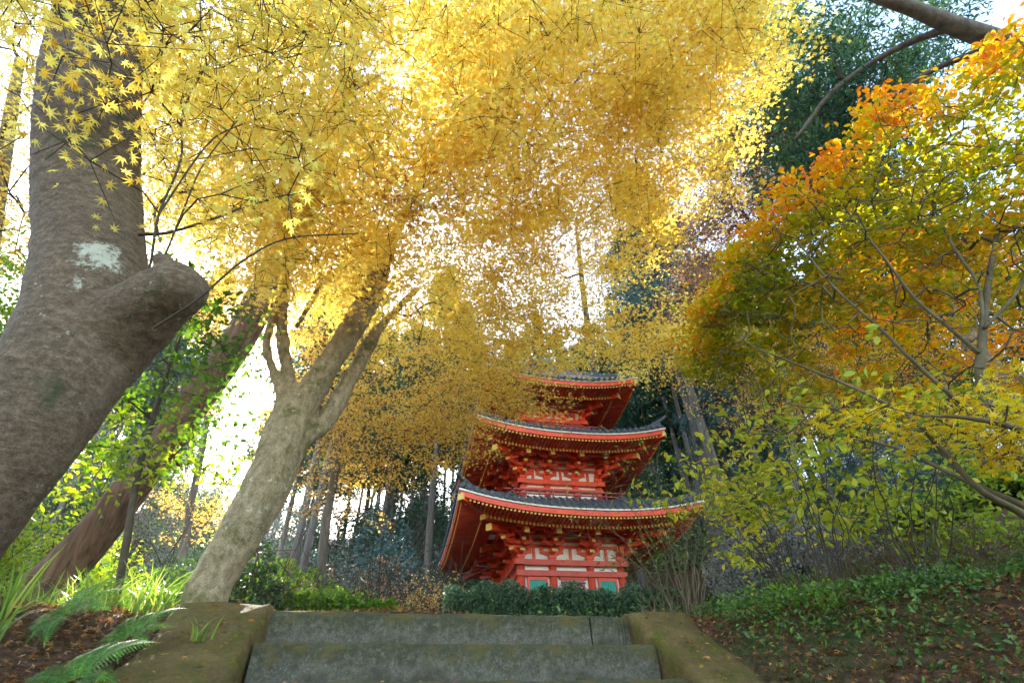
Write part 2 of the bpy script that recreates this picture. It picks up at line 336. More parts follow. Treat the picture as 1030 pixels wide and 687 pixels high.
def soilmat():
    mt, nt, out = newmat('soil'); L = nt.links
    n1 = noise(nt, 18, 8, .7); n2 = noise(nt, .8, 4, .6)
    c1 = ramp(nt, [(.3, (.035, .022, .014)), (.5, (.085, .05, .03)), (.7, (.18, .11, .06))], n1.outputs[0])
    c2 = ramp(nt, [(.3, (.02, .035, .012)), (.55, (.05, .08, .025)), (.75, (.10, .11, .04))], n1.outputs[0])
    mr = N(nt, 'ShaderNodeMapRange'); mr.inputs[1].default_value = .54; mr.inputs[2].default_value = .7; L.new(n2.outputs[0], mr.inputs[0])
    mx = N(nt, 'ShaderNodeMixRGB'); L.new(mr.outputs[0], mx.inputs[0]); L.new(c1.outputs[0], mx.inputs[1]); L.new(c2.outputs[0], mx.inputs[2])
    b = N(nt, 'ShaderNodeBsdfPrincipled'); b.inputs['Roughness'].default_value = .95; b.inputs['Specular IOR Level'].default_value = .15; L.new(mx.outputs[0], b.inputs['Base Color'])
    bp = N(nt, 'ShaderNodeBump'); bp.inputs['Strength'].default_value = 1; bp.inputs['Distance'].default_value = .04
    n3 = noise(nt, 30, 8, .7); L.new(n3.outputs[0], bp.inputs['Height']); L.new(bp.outputs[0], b.inputs['Normal']); L.new(b.outputs[0], out.inputs[0]); return mt
M['soil'] = soilmat()

# ------------------------------------------------------------------ terrain
HD = .268; HV = np.array([-math.sin(HD), math.cos(HD)]); LV = np.array([math.cos(HD), math.sin(HD)])
SC_C, SC_W, T0, Z0, DT, DZ = .667, 2.548, 4.045, .80, .355, .2365
LL, LR = SC_C - SC_W / 2, SC_C + SC_W / 2
PGX, PGY, PGZ = 1.298, 19.855, 1.75
def tl(x, y): return x * HV[0] + y * HV[1], x * LV[0] + y * LV[1]
def xy(t, l): return t * HV + l * LV
def sstep(a, b, x): q = np.clip((x - a) / (b - a), 0, 1); return q * q * (3 - 2 * q)
def wobble(x, y):
    return (np.sin(x * 1.7 + y * .9) * .5 + np.sin(x * .63 - y * 1.31 + 1) * .8 + np.sin(x * 3.9 + 2 * np.sin(y * 2.7)) * .22 + np.sin(y * 5.1 + x * 2.2) * .15)
def ground(x, y):
    x = np.asarray(x, float); y = np.asarray(y, float)
    t, l = tl(x, y)
    tt = t + np.maximum(0, l - LR - .35) * 1.15 + np.maximum(0, LL - .5 - l) * .28
    slope = -1.58 + (tt - .55) * (DZ / DT)
    slope = np.maximum(slope, -1.58)
    top = .79 + .055 * np.maximum(t - 4, 0)
    k = 12.
    h = -np.log(np.exp(-k * np.minimum(slope, 4)) + np.exp(-k * np.minimum(top, 4))) / k
    far = np.maximum(0, t - 21)
    hill = 30 * (1 - np.exp(-far * .52 / 30))
    rh = np.maximum(0, l - 6.3) * sstep(4, 8, t); hill = hill + 9 * (1 - np.exp(-rh * .5 / 9))
    lh = np.maximum(0, -l - 11) * sstep(6, 12, t); hill = hill + 6 * (1 - np.exp(-lh * .15 / 6))
    h = h + hill
    d = np.hypot(x - PGX, y - PGY); w = 1 - sstep(5.5, 8.5, d); h = h * (1 - w) + (PGZ - .12) * w
    amp = .05 + .25 * sstep(8, 25, t); out = sstep(.15, .8, np.maximum(LL - .55 - l, l - LR - .5))
    h = h + wobble(x, y) * amp * np.where(t < 4.3, out, 1)
    inside = (l > LL - .45) & (l < LR + .38) & (t < T0 + .3)
    h = np.where(inside, np.minimum(h, -1.58 + np.maximum(0, t - .55) * (DZ / DT) - .25 + .0 * t), h)
    h = np.where(inside & (t < .45), -1.58, h)
    return h
def build_ground():
    n = 420; u = np.linspace(-1, 1, n)
    gx = .9 * np.sinh(u * 6.3); gy = .9 * np.sinh(u * 6.3) + 3.0
    X, Y = np.meshgrid(gx, gy); Z = ground(X, Y)
    V = np.stack([X, Y, Z], -1).reshape(-1, 3)
    i = np.arange(n - 1)[:, None] * n; j = np.arange(n - 1)[None]
    Fq = np.stack([i + j, i + j + 1, i + n + j + 1, i + n + j], -1).reshape(-1, 4)
    o = link('ground', npmesh('ground', V, Fq, M['soil'], True)); tag(o, kind='structure')
build_ground()
def gz(x, y): return float(ground(x, y))
def on_ray_ground(px, py, y0=1.5, y1=60):
    v = ray(px, py); last = None
    for Y in np.arange(y0, y1, .1):
        p = v * (Y / v[1])
        if gz(p[0], p[1]) >= p[2]: return p
    return v * (y1 / v[1])

# ------------------------------------------------------------------ stairs
def block(mb, t0, t1, l0, l1, z0, z1, jit=.006, nl=12):
    # subdivided weathered block with a slightly rounded front edge
    ls = np.linspace(l0, l1, nl); rows = []
    prof = [(t0, z0), (t0, z1 - .035), (t0 + .008, z1 - .012), (t0 + .03, z1), (t1, z1), (t1, z0)]
    vs = []
    for l in ls:
        for k, (t, z) in enumerate(prof):
            q = xy(t + random.uniform(-jit, jit) * (k < 4), l); vs.append((q[0], q[1], z + random.uniform(-jit, jit) * (1 <= k <= 3)))
    n = len(prof); fs = [tuple(range(n)), tuple((nl - 1) * n + i for i in range(n - 1, -1, -1))]
    for a in range(nl - 1):
        for k in range(n): fs.append((a * n + k, (a + 1) * n + k, (a + 1) * n + (k + 1) % n, a * n + (k + 1) % n))
    mb.add(vs, fs)
st = empty('stone_staircase', (*xy(.5, SC_C), -1.58)); tag(st, 'grey weathered stone steps with moss stained edges climbing towards the pagoda', 'steps')
inv = Matrix.Translation(-Vector(st.location))
def child_local(o, root):
    o.parent = root; o.matrix_parent_inverse = Matrix.Translation(-Vector(root.location))
for k in range(10):
    z1 = Z0 - DZ * k; t0 = T0 - DT * k; z0 = z1 - DZ + .0
    sp = [(LL, LR)] if k else [(LL, LR - .318), (LR - .306, LR)]
    for a, b_ in sp:
        mb = MB(); block(mb, t0, t0 + DT + .03 + (.25 if k == 0 else 0), a, b_, z0, z1, nl=26)
        o = mb.build('step', M['step'], smooth=False); child_local(o, st)
def kerb(l0, l1, lift, label, seed):
    r = random.Random(seed); mb = MB(); nT = 110; vs = []
    prof = [(0, -.5), (0, -.2), (.0, -.04), (.03, -.008)] + [(.06 + .088 * q_, .004 + .010 * math.sin(q_ * .31)) for q_ in range(11)] + [(.975, -.008), (1, -.04), (1, -.2), (1, -.5)]
    n = len(prof)
    for i in range(nT):
        t = .35 + (T0 + .16 - .35) * i / (nT - 1)
        base = -1.58 + (t - .5) * (DZ / DT) + lift
        base = min(base, Z0 + .02 + .01)
        e = .012 if i in (0, nT - 1) else 0
        for a, h in prof:
            q = xy(t, l0 + (l1 - l0) * a + r.uniform(-.009, .009) + .012 * math.sin(t * 7 + a * 3 + seed)); vs.append((q[0], q[1], base + h - e + r.uniform(-.006, .006) + .010 * math.sin(t * 11 + a * 5 + seed) + .008 * math.sin(t * 23 - a * 9)))
    fs = [tuple(range(n - 1, -1, -1)), tuple((nT - 1) * n + i for i in range(n))]
    for i in range(nT - 1):
        for k in range(n - 1): fs.append((i * n + k, i * n + k + 1, (i + 1) * n + k + 1, (i + 1) * n + k))
    mb.add(vs, fs); o = mb.build('stone_kerb', M['mossy'], smooth=True); tag(o, label, 'kerb', 'mossy kerbs beside the steps'); return o
kerb(LL - .56, LL - .004, .04, 'broad moss covered sloping kerb beside the ferns', 1)
kerb(LR + .004, LR + .48, .05, 'moss covered sloping kerb beside the leafy bank of thin shrubs', 2)

# ------------------------------------------------------------------ pagoda
PSI = .22
PG = empty('three_storey_pagoda', (PGX, PGY, PGZ), PSI); tag(PG, 'vermilion three storey pagoda with white plaster, gold tipped rafters and grey tiled roofs', 'pagoda')
def S(k):     # side transform (a along, r outward, z absolute)->local
    c, s = [(1, 0), (0, 1), (-1, 0), (0, -1)][k]
    def T(a, r, z): u, v = a, -r; return (u * c - v * s, u * s + v * c, z - PGZ)
    return T
def sbox(mb, T, a0, a1, r0, r1, z0, z1):
    mb.hexa([T(a, r, z) for z in (z0, z1) for a, r in ((a0, r1), (a1, r1), (a1, r0), (a0, r0))])
ST = [ # b, base z, beam top z, E, corner eave z, inner roof radius, inner z
    (1.86, PGZ + .05, 4.99, 4.0, 6.375, 1.9, 7.02),
    (1.57, 7.02, 7.90, 3.52, 9.30, 1.6, 9.85),
    (1.33, 9.85, 10.65, 3.09, 11.84, .25, 14.1)]
LIFT = .45
def lobe_arm(mb, T, a, r0, z, half, th=.14, h=.15):
    # boat shaped bracket arm across the wall, with three bearing blocks
    prof = [(-half, h), (half, h), (half, h * .45), (half * .8, .05), (half * .5, 0), (-half * .5, 0), (-half * .8, .05), (-half, h * .45)]
    mb.prism([(a + p, z + q) for p, q in prof], r0 - th / 2, r0 + th / 2, lambda rr, x, zz: T(x, rr, zz))
    for q in (-half + .07, 0, half - .07):
        sbox(mb, T, a + q - .07, a + q + .07, r0 - .08, r0 + .08, z + h + .04, z + h + .12)
        sbox(mb, T, a + q - .05, a + q + .05, r0 - .06, r0 + .06, z + h, z + h + .042)
def out_arm(mb, gd, T, a, r0, r1, z, w=.12, h=.15):
    prof = [(r0, 0), (r1 - .12, 0), (r1 - .03, .05), (r1, h * .5), (r1, h), (r0, h)]
    mb.prism([(p, z + q) for p, q in prof], a - w / 2, a + w / 2, lambda x, rr, zz: T(x, rr, zz))
    sbox(gd, T, a - w / 2 - .004, a + w / 2 + .004, r1 - .02, r1 + .012, z + h * .40, z + h + .004)
for si, (b, zb, zt, E, zc, ri, zi) in enumerate(ST):
    if si == 0:
        mb = MB(); mb.box((0, 0, -.1), (5.6, 5.6, .35)); mb.box((0, 0, -.3), (6.0, 6.0, .2)); mb.build('platform', M['platform'], PG)
    # plaster core = storey part
    core = MB(); core.box((0, 0, (zb + zt + 1.2) / 2 - PGZ), (2 * b - .26, 2 * b - .26, zt + 1.2 - zb)); sto = core.build('storey', M['plaster'], PG)
    colr = .135 - .02 * si
    cps = [-b + colr, -b * .35, b * .35, b - colr]
    for k in range(4):
        T = S(k)
        for ci, a in enumerate(cps[:-1]):
            mb = MB(); p0 = T(a, b - colr, zb); p1 = T(a, b - colr, zt - .02); mb.tube([p0, p1], colr, 14)
            mb.build('column', M['vermilion_dull'], sto, smooth=True)
        mb = MB()
        sbox(mb, T, -b - .10, b + .10, b - .2, b + .06, zt - .17, zt)          # head plate
        if si == 0:
            sbox(mb, T, -b - .02, b + .02, b - .2, b + .03, zt - .50, zt - .33)
            sbox(mb, T, -b - .02, b + .02, b - .2, b + .03, zt - 2.4, zt - 2.2)
        else:
            sbox(mb, T, -b - .02, b + .02, b - .2, b + .03, zt - .42, zt - .31)
        mb.build('tie_beam', M['vermilion'] if si else M['vermilion_dull'], sto)
        # upper wall lattice of red rails over plaster
        mb = MB()
        for z, hh in ((zt + .42, .09), (zt + .62, .10), (zt + .84, .14)):
            sbox(mb, T, -b + .06, b - .06, b - .2, b - .06, z, z + hh)
        for a in (-b * .68, 0, b * .68): # little struts between the brackets
            mb.prism([(a - .05, zt), (a + .05, zt), (a + .04, zt + .42), (a - .04, zt + .42)], b - .2, b - .075, lambda rr, x, zz, T=T: T(x, rr, zz))
        mb.build('wall_rail', M['vermilion'], sto)
        if si == 0:
            z1 = zt - .50; z0 = zt - 2.2
            for ai, (a0, a1) in enumerate(((cps[0] + colr, cps[1] - colr), (cps[1] + colr, cps[2] - colr), (cps[2] + colr, cps[3] - colr))):
                if ai != 1:
                    mb = MB(); sbox(mb, T, a0 + .12, a1 - .12, b - .13, b - .085, z0 + .7, z1 - .12); 
                    q = a0 + .16
                    while q < a1 - .18: sbox(mb, T, q, q + .035, b - .1, b - .06, z0 + .7, z1 - .12); q += .062
                    w = mb.build('window', M['green_paint'], sto)
                    mb = MB(); sbox(mb, T, a0 + .07, a1 - .07, b - .14, b - .045, z1 - .12, z1 - .003); sbox(mb, T, a0 + .07, a0 + .13, b - .14, b - .045, z0, z1 - .12); sbox(mb, T, a1 - .13, a1 - .07, b - .14, b - .045, z0, z1 - .12)
                    sbox(mb, T, a0 + .13, a1 - .13, b - .14, b - .045, z0, z0 + .7); mb.build('window_frame', M['vermilion'], sto)
                else:
                    for s_ in (-1, 1):
                        mb = MB(); sbox(mb, T, min(s_ * .01, s_ * (a1 - .12)), max(s_ * .01, s_ * (a1 - .12)), b - .13, b - .08, z0, z1 - .08)
                        for zz in (z1 - .16, z1 - .62, z1 - 1.1, z0 + .1): sbox(mb, T, min(s_ * .03, s_ * (a1 - .15)), max(s_ * .03, s_ * (a1 - .15)), b - .08, b - .06, zz - .05, zz)
                        mb.build('door', M['door'], sto)
                        mb = MB(); 
                        for zz in (z1 - .17, z1 - .66): sbox(mb, T, s_ * .26 - .16, s_ * .26 + .16, b - .062, b - .05, zz - .03, zz + .015)
                        mb.build('door_strap', M['iron'], sto)
                    mb = MB(); sbox(mb, T, a0 + .06, a1 - .06, b - .14, b - .05, z1 - .08, z1 - .003); mb.build('lintel', M['vermilion_dull'], sto)
        # bracket clusters
        for ci, a in enumerate(cps):
            corner = ci in (0, 3)
            if ci == 3: continue
            mb = MB(); gd = MB()
            sbox(mb, T, a - .13, a + .13, b - .26, b + .02, zt + .06, zt + .18); sbox(mb, T, a - .10, a + .10, b - .22, b - .01, zt, zt + .06)
            steps = 3
            for j in range(steps):
                rr = b - .12 + .34 * (j); z = zt + .17 + .235 * j
                if not corner or True:
                    lobe_arm(mb, T, a, rr, z, .40 - .02 * j if not corner else .36, .11, .13)
                    out_arm(mb, gd, T, a, b - .2, rr + .34, z, .11, .13)
            # slanting tail rafter with gold end
            z = zt + .74
            mb.prism([(b - .2, z + .18), (b + .2, z + .05), (b + 1.02, z - .20), (b + 1.02, z - .04), (b + .2, z + .2), (b - .2, z + .34)], a - .075, a + .075, lambda x, rr, zz, T=T: T(x, rr, zz))
            sbox(gd, T, a - .08, a + .08, b + 1.01, b + 1.045, z - .205, z - .035)
            lobe_arm(mb, T, a, b + .92, zt + .72, .34, .11, .12)
            if corner:   # diagonal arms at the corner, stepping out
                cx = -b + colr
                c45 = math.sqrt(.5)
                def TD(x, rr, zz, T=T, b=b, colr=colr): # x across, rr along the diagonal from the corner column
                    return T(-b + colr - rr * c45 + x * c45, b - colr + rr * c45 + x * c45, zz)
                for j in range(3):
                    z = zt + .17 + .235 * j; r1 = .50 + .46 * j
                    prof = [(-.1, 0), (r1 - .12, 0), (r1, .06), (r1, .14), (-.1, .14)]
                    mb.prism([(p, z + q) for p, q in prof], -.075, .075, lambda x, rr, zz, TD=TD: TD(x, rr, zz))
                    gd.prism([(r1 - .01, z + .055), (r1 + .02, z + .055), (r1 + .02, z + .145), (r1 - .01, z + .145)], -.08, .08, lambda x, rr, zz, TD=TD: TD(x, rr, zz))
                    # cross arms carried by the diagonal
                    for dd, ang in ((r1 - .16, 0),):
                        q = dd * c45
                        lobe_arm(mb, T, -b + colr - q, b - colr + q, z + .15, .30, .1, .11)
                for (zz0, rl) in ((zt + .60, 1.75), (zt + .86, 2.05)):
                    mb.prism([(0, zz0 + .25), (rl, zz0 - .08), (rl, zz0 + .12), (0, zz0 + .45)], -.10, .10, lambda x, rr, zz, TD=TD: TD(x, rr, zz))
                    gd.prism([(rl - .01, zz0 - .085), (rl + .03, zz0 - .085), (rl + .03, zz0 + .125), (rl - .01, zz0 + .125)], -.105, .105, lambda x, rr, zz, TD=TD: TD(x, rr, zz))
            br = mb.build('bracket', M['vermilion'], sto); gd.build('bracket_tip', M['gold'], sto)
        # purlins carrying the rafters + white slatted cove
        mb = MB(); sbox(mb, T, -b - 1.2, b + 1.2, b + .80, b + .92, zt + .93 - .08 * si, zt + 1.07 - .08 * si)
        sbox(mb, T, -b - .62, b + .62, b + .50, b + .60, zt + .80, zt + .90)
        mb.build('purlin', M['vermilion'], sto)
        mb = MB(); nsl = int(b * 2 / .085)
        for q in range(nsl):
            a = -b + (q + .5) * 2 * b / nsl
            if min(abs(a - c) for c in cps) < .26: continue
            mb.hexa([T(a + dx, rr, zt + .90 + dz) for dz in (0, .02) for dx, rr in ((-.022, b + .86), (.022, b + .86), (.022, b + .58), (-.022, b + .58))])
        mb.build('cove_slats', M['plaster'], sto)
    # roof ---------------------------------------------------------------
    def lift(a, E=E): return LIFT * min(1, abs(a) / E) ** 2.4
    zm = zc - LIFT
    def zr(a, r, off=0, E=E, ri=ri, zi=zi, zm=zm):
        q = (E - r) / (E - ri); return zm + .06 + off + (zi - zm - .06) * (q * .75 + .25 * q * q) + lift(a) * max(0, 1 - q) ** 1.6
    roof = None; n = 40
    V = []; Fc = []
    for k in range(4):
        T = S(k); base = len(V); nr = 12; na = n
        for i in range(nr + 1):
            r = ri + (E + .06 - ri) * i / nr
            for j in range(na + 1):
                a = (-1 + 2 * j / na) * r; V.append(T(a, r, zr(a, r)))
        for i in range(nr):
            for j in range(na):
                q = base + i * (na + 1) + j; Fc.append((q, q + 1, q + na + 2, q + na + 1))
    roof = link('roof', npmesh('roof', V, np.array(Fc), M['tile'], True), None, PG)
    for k in range(4):
        T = S(k)
        mb = MB(); sp_ = .235; nt_ = int(E / sp_)
        for i in range(-nt_, nt_ + 1):
            a = i * sp_; r0 = max(ri, abs(a) + .02)
            if r0 > E - .05: continue
            P = [T(a, r, zr(a, r, .055)) for r in np.linspace(r0, E + .13, 8)]; mb.tube(P, .075, 10)
            # flat pan tile lips between
            am = a + sp_ / 2
            if abs(am) < E:
                P = [T(am + dx, rr, zr(am, E) + dz) for dz in (-.035, .028) for dx, rr in ((-.10, E + .085), (.10, E + .085), (.10, E - .1), (-.10, E - .1))]
                mb.hexa(P)
        mb.build('tile_rows', M['tile'], roof, smooth=False)
        def strip(name, r0, r1, z0, z1, mat, ext=0):
            mb = MB(); nn = 32; A = [(-1 + 2 * j / nn) for j in range(nn + 1)]
            vs = []
            for s in A:
                for rr, zz in ((r0, z0), (r1, z0), (r1, z1), (r0, z1)):
                    a = s * rr; vs.append(T(a, rr, zm + zz + lift(a)))
            fs = []
            for j in range(nn):
                for c in range(4): fs.append((j * 4 + c, j * 4 + (c + 1) % 4, (j + 1) * 4 + (c + 1) % 4, (j + 1) * 4 + c))
            mb.add(vs, fs); return mb.build(name, mat, roof)
        strip('white_fascia', E - .12, E + .05, -.04, .02, M['plaster'])
        strip('eave_board', E - .14, E + .015, -.21, -.057, M['vermilion'])
        strip('lower_eave_board', E - .88, E - .74, -.25, -.175, M['vermilion'])
        # soffit sheets
        mb = MB(); nn = 32; vs = []; rows = [(E - .06, -.10), (E - .72, -.10), (E - .74, -.17), (0, 0), (0, 0)]
        zp = min(zt + 1.18 - zm, -.05 + .42 * (E - .8 - b - .86) + .12); rows[3] = (b + .86, zp); rows[4] = (b - .1, zp + .25)
        for s in [(-1 + 2 * j / nn) for j in range(nn + 1)]:
            for rr, zz in rows:
                a = s * rr; f = max(0, (rr - b) / (E - b)); vs.append(T(a, rr, zm + zz + lift(a * E / rr) * f ** 1.3))
        nrw = len(rows)
        fs = [(j * nrw + c, j * nrw + c + 1, (j + 1) * nrw + c + 1, (j + 1) * nrw + c) for j in range(nn) for c in range(nrw - 1)]
        mb.add(vs, fs); mb.build('soffit', M['vermilion'], roof)
        # rafters: two tiers
        mb = MB(); gd = MB(); sp2 = .125; nn = int((E - .1) / sp2)
        def zf(rr, zz, a): f = max(0, (rr - b) / (E - b)); return zm + zz + lift(min(abs(a) * E / rr, E)) * f ** 1.3
        for i in range(-nn, nn + 1):
            a = (i + .5) * sp2
            if abs(a) > E - .25: continue
            # flying rafter
            r0, r1 = max(abs(a) + .02, E - .95), E - .06
            if r1 > r0 + .05:
                zz = lambda rr: -.214 + (E - .06 - rr) * .045
                hexp = [T(a + dx, rr, zf(rr, zz(rr) + dz, a)) for dz in (-.056, 0) for dx, rr in ((-.03, r1), (.03, r1), (.03, r0), (-.03, r0))]
                mb.hexa(hexp)
                gd.hexa([T(a + dx, rr, zf(rr, zz(rr) + dz, a)) for dz in (-.058, .002) for dx, rr in ((-.032, r1 + .012), (.032, r1 + .012), (.032, r1 - .01), (-.032, r1 - .01))])
            r0, r1 = max(abs(a) + .02, b), E - .78
            if r1 > r0 + .05:
                za, zb_ = -.254, rows[3][1] - .02
                g = lambda rr: za + (zb_ - za) * (r1 - rr) / max(.2, (r1 - b - .86)) if rr > b + .86 else zb_ + .25 * (b + .86 - rr)
                mb.hexa([T(a + dx, rr, zf(rr, g(rr) + dz, a)) for dz in (-.075, 0) for dx, rr in ((-.03, r1), (.03, r1), (.03, r0), (-.03, r0))])
                gd.hexa([T(a + dx, rr, zf(rr, g(rr) + dz, a)) for dz in (-.077, .002) for dx, rr in ((-.032, r1 + .012), (.032, r1 + .012), (.032, r1 - .01), (-.032, r1 - .01))])
        tag(mb.build('rafters', M['vermilion'], roof), kind='stuff'); tag(gd.build('rafter_tips', M['gold'], roof), kind='stuff')
        # hip: corner rafter below, ridge with upturned end above
        c45 = 1
        mb = MB(); vs = []
        hr = np.linspace(b + .2, E - .02, 8)
        prev = None
        for lo, hi, w, nm in ((-.34, -.15, .09, 'hip_rafter'),):
            mb = MB()
            for i in range(len(hr) - 1):
                q = []
                for dz in (lo, hi):
                    for rr, s in ((hr[i], -1), (hr[i], 1), (hr[i + 1], 1), (hr[i + 1], -1)):
                        f = max(0, (rr - b) / (E - b)); bz = zm + max(0, rows[3][1] * (1 - f)) + LIFT * f ** 1.3
                        a = -rr; q.append(T(a + s * w * .7, rr + s * w * .7, bz + dz))
                mb.hexa([q[0], q[1], q[2], q[3], q[4], q[5], q[6], q[7]])
            mb.build(nm, M['vermilion'], roof)
            gd = MB(); p = [T(-(E - .02) + s * w * .75 - e, (E - .02) + s * w * .75 + e, zm + LIFT + dz) for dz in (lo - .004, hi + .004) for s, e in ((-1, -.03), (1, -.03), (1, .03), (-1, .03))]; gd.hexa(p); gd.build('hip_cap', M['gold'], roof)
        mb = MB(); P = []; Rr = []
        for r in np.linspace(ri, E - .05, 12): P.append(T(-r, r, zr(r, r, .13))); Rr.append(.11)
        mb.tube(P, Rr, 8)
        P = [T(-r, r, zr(r, min(r, E), .20) + (max(0, r - E + .5) ** 2) * .45) for r in np.linspace(E - 1.6, E + .14, 8)]; mb.tube(P, [.09] * 7 + [.07], 8)
        mb.build('hip_ridge', M['tile'], roof, smooth=False)
    if si < 2:    # balcony above this roof
        bn = ST[si + 1][0]; rb = bn + .46; zz = zi - .06
        bal = MB(); bal.box((0, 0, zz - PGZ), (2 * rb + .1, 2 * rb + .1, .09)); bo = bal.build('balcony', M['cream'], PG)
        for k in range(4):
            T = S(k); mb = MB()
            sbox(mb, T, -rb + .02, rb - .02, rb - .10, rb - .02, zz - .28, zz - .046)
            mb.build('balcony_skirt', M['vermilion'], bo)
            mb = MB()
            for h0, h1, ex in ((.045, .10, .0), (.20, .24, .12), (.34, .39, .22)):
                sbox(mb, T, -rb - ex, rb + ex, rb - .065, rb - .01, zz + h0, zz + h1)
            for q in np.linspace(-rb + .04, rb - .04, 9):
                sbox(mb, T, q - .025, q + .025, rb - .06, rb - .015, zz + .10, zz + .34)
            mb.build('railing', M['maroon'], bo)
# finial
sp_ = MB(); top = 14.1 - PGZ
sp_.box((0, 0, top + .1), (.9, .9, .4)); sp_.tube([(0, 0, top + .3), (0, 0, top + .55)], [.42, .12], 16); sp_.tube([(0, 0, top + .3), (0, 0, top + 4.6)], .05, 8)
fin = sp_.build('finial', M['bronze'], PG)
for i in range(9):
    mb = MB(); z = top + 1.0 + i * .28; rr = .34 - .018 * i
    mb.tube([(0, 0, z), (0, 0, z + .03), (0, 0, z + .06)], [rr, rr + .02, rr], 20); mb.build('finial_ring', M['bronze'], fin)

# ------------------------------------------------------------------ tree machinery
class Skel:
    def __init__(s): s.P = []; s.par = []; s.fix = []
    def chain(s, pts, rad, parent=-1):
        """explicit limb: pts with radii. returns index of last"""
        for p, r in zip(pts, rad):
            s.P.append(np.asarray(p, float)); s.par.append(parent); s.fix.append(r); parent = len(s.P) - 1
        return parent
    def grow(s, targets, step=.3, sag=.05, attract=None, jit=.04, rng=RNG):
        ends = []
        P = np.array(s.P); n0 = len(P)
        fixed_ok = np.ones(n0, bool)
        if attract is not None: fixed_ok[:] = False; fixed_ok[attract] = True
        d = np.array([np.min(np.linalg.norm(P[fixed_ok] - t, axis=1)) for t in targets]); order = np.argsort(d)
        cap = 400000; buf = np.zeros((cap, 3)); buf[:n0] = P; ok = np.zeros(cap, bool); ok[:n0] = fixed_ok; n = n0
        for ti in order:
            t = targets[ti]
            dd = np.linalg.norm(buf[:n] - t, axis=1); dd[~ok[:n]] = 1e9
            i = int(np.argmin(dd)); L = dd[i]
            if L < 1e-3: ends.append(i); continue
            S_ = buf[i]; pi = s.par[i]; pd = (S_ - buf[pi]) if pi >= 0 else np.array([0, 0, 1.]); pd = pd / (np.linalg.norm(pd) + 1e-9)
            k = max(1, int(math.ceil(L / step))); C = S_ + pd * L * .38 + np.array([0, 0, sag * L])
            prev = i
            for q in range(1, k + 1):
                u = q / k; p = (1 - u)**2 * S_ + 2 * u * (1 - u) * C + u * u * t
                if q < k: p = p + rng.normal(size=3) * jit * min(1, L)
                s.P.append(p); s.par.append(prev); s.fix.append(0); prev = len(s.P) - 1; buf[n] = p; ok[n] = True; n += 1
            ends.append(prev)
        return order, ends
    def radii(s, tip=.004, expo=.5, maxr=.2):
        n = len(s.P); cnt = np.zeros(n); child = np.zeros(n, bool)
        for i in range(n):
            if s.par[i] >= 0: child[s.par[i]] = True
        cnt[~child] = 1
        for i in range(n - 1, -1, -1):
            if s.par[i] >= 0: cnt[s.par[i]] += cnt[i]
        r = np.minimum(tip * np.maximum(cnt, 1)**expo, maxr)
        for i in range(n):
            if s.fix[i] > 0: r[i] = s.fix[i]
            elif s.par[i] >= 0: r[i] = min(r[i], r[s.par[i]] * .92)
        return r
    def mesh(s, name, mat, tip=.004, expo=.5, maxr=.2, skip_fixed=False, sides=6, extra=None):
        r = s.radii(tip, expo, maxr); P = np.array(s.P); par = np.array(s.par); fx = np.array(s.fix)
        idx = np.where(par >= 0)[0]
        if skip_fixed: idx = idx[~((fx[idx] > 0) & (fx[par[idx]] > 0))]
        V, Fq = segs_np(P[par[idx]], P[idx], np.minimum(r[par[idx]], r[idx] * 1.25), r[idx], sides)
        if extra is not None:
            V2, F2 = extra; Fq = np.vstack([Fq, F2 + len(V)]); V = np.vstack([V, V2])
        return npmesh(name, V, Fq, mat, True)
def limb_mesh(chains, mat, name='trunk', n=24, wob=.06):
    parts = []
    for i, (pts, rad) in enumerate(chains):
        V, Fq = tube_np(pts, rad, n, wob, i + 3); k = len(V)
        V = np.vstack([V, V[:n].mean(0), V[-n:].mean(0)]); j = np.arange(n); j2 = (j + 1) % n
        cap0 = np.stack([np.full(n, k), j2, j, j], -1); cap1 = np.stack([np.full(n, k + 1), k - n + j, k - n + j2, k - n + j2], -1)
        parts.append((V, Fq, [cap0[:, :3], cap1[:, :3]]))
    Vs = []; Qs = []; Ts = []; b = 0
    for V, Fq, caps in parts:
        Vs.append(V); Qs.append(Fq + b); Ts += [c_ + b for c_ in caps]; b += len(V)
    return npmesh(name, np.concatenate(Vs), [np.concatenate(Qs)] + Ts, mat, True)
def blend(o, voxel=.02, it=8, bump=.02, scale=.15):
    """fuse the overlapping limbs of a trunk into one knobbly surface"""
    md = o.modifiers.new('fuse', 'REMESH'); md.mode = 'VOXEL'; md.voxel_size = voxel; md.use_smooth_shade = True
    sm = o.modifiers.new('soften', 'SMOOTH'); sm.factor = .5; sm.iterations = it
    tx = bpy.data.textures.new('knobs', 'CLOUDS'); tx.noise_scale = scale; tx.noise_depth = 3
    dp = o.modifiers.new('knobs', 'DISPLACE'); dp.texture = tx; dp.strength = bump; dp.mid_level = .5; dp.texture_coords = 'LOCAL'
    return o
def spray_twigs(C, rad, k, rng=RNG, droop=.15):
    """short side twigs fanning from cluster centres: returns A,B"""
    n = len(C); th = rng.uniform(0, 2 * PI, (n, k)); L = rad[:, None] * rng.uniform(.5, 1.1, (n, k))
    A = np.repeat(C[:, None], k, 1); B = A + np.stack([np.cos(th) * L, np.sin(th) * L, rng.normal(0, .15, (n, k)) * L - droop * L], -1)
    return A.reshape(-1, 3), B.reshape(-1, 3)
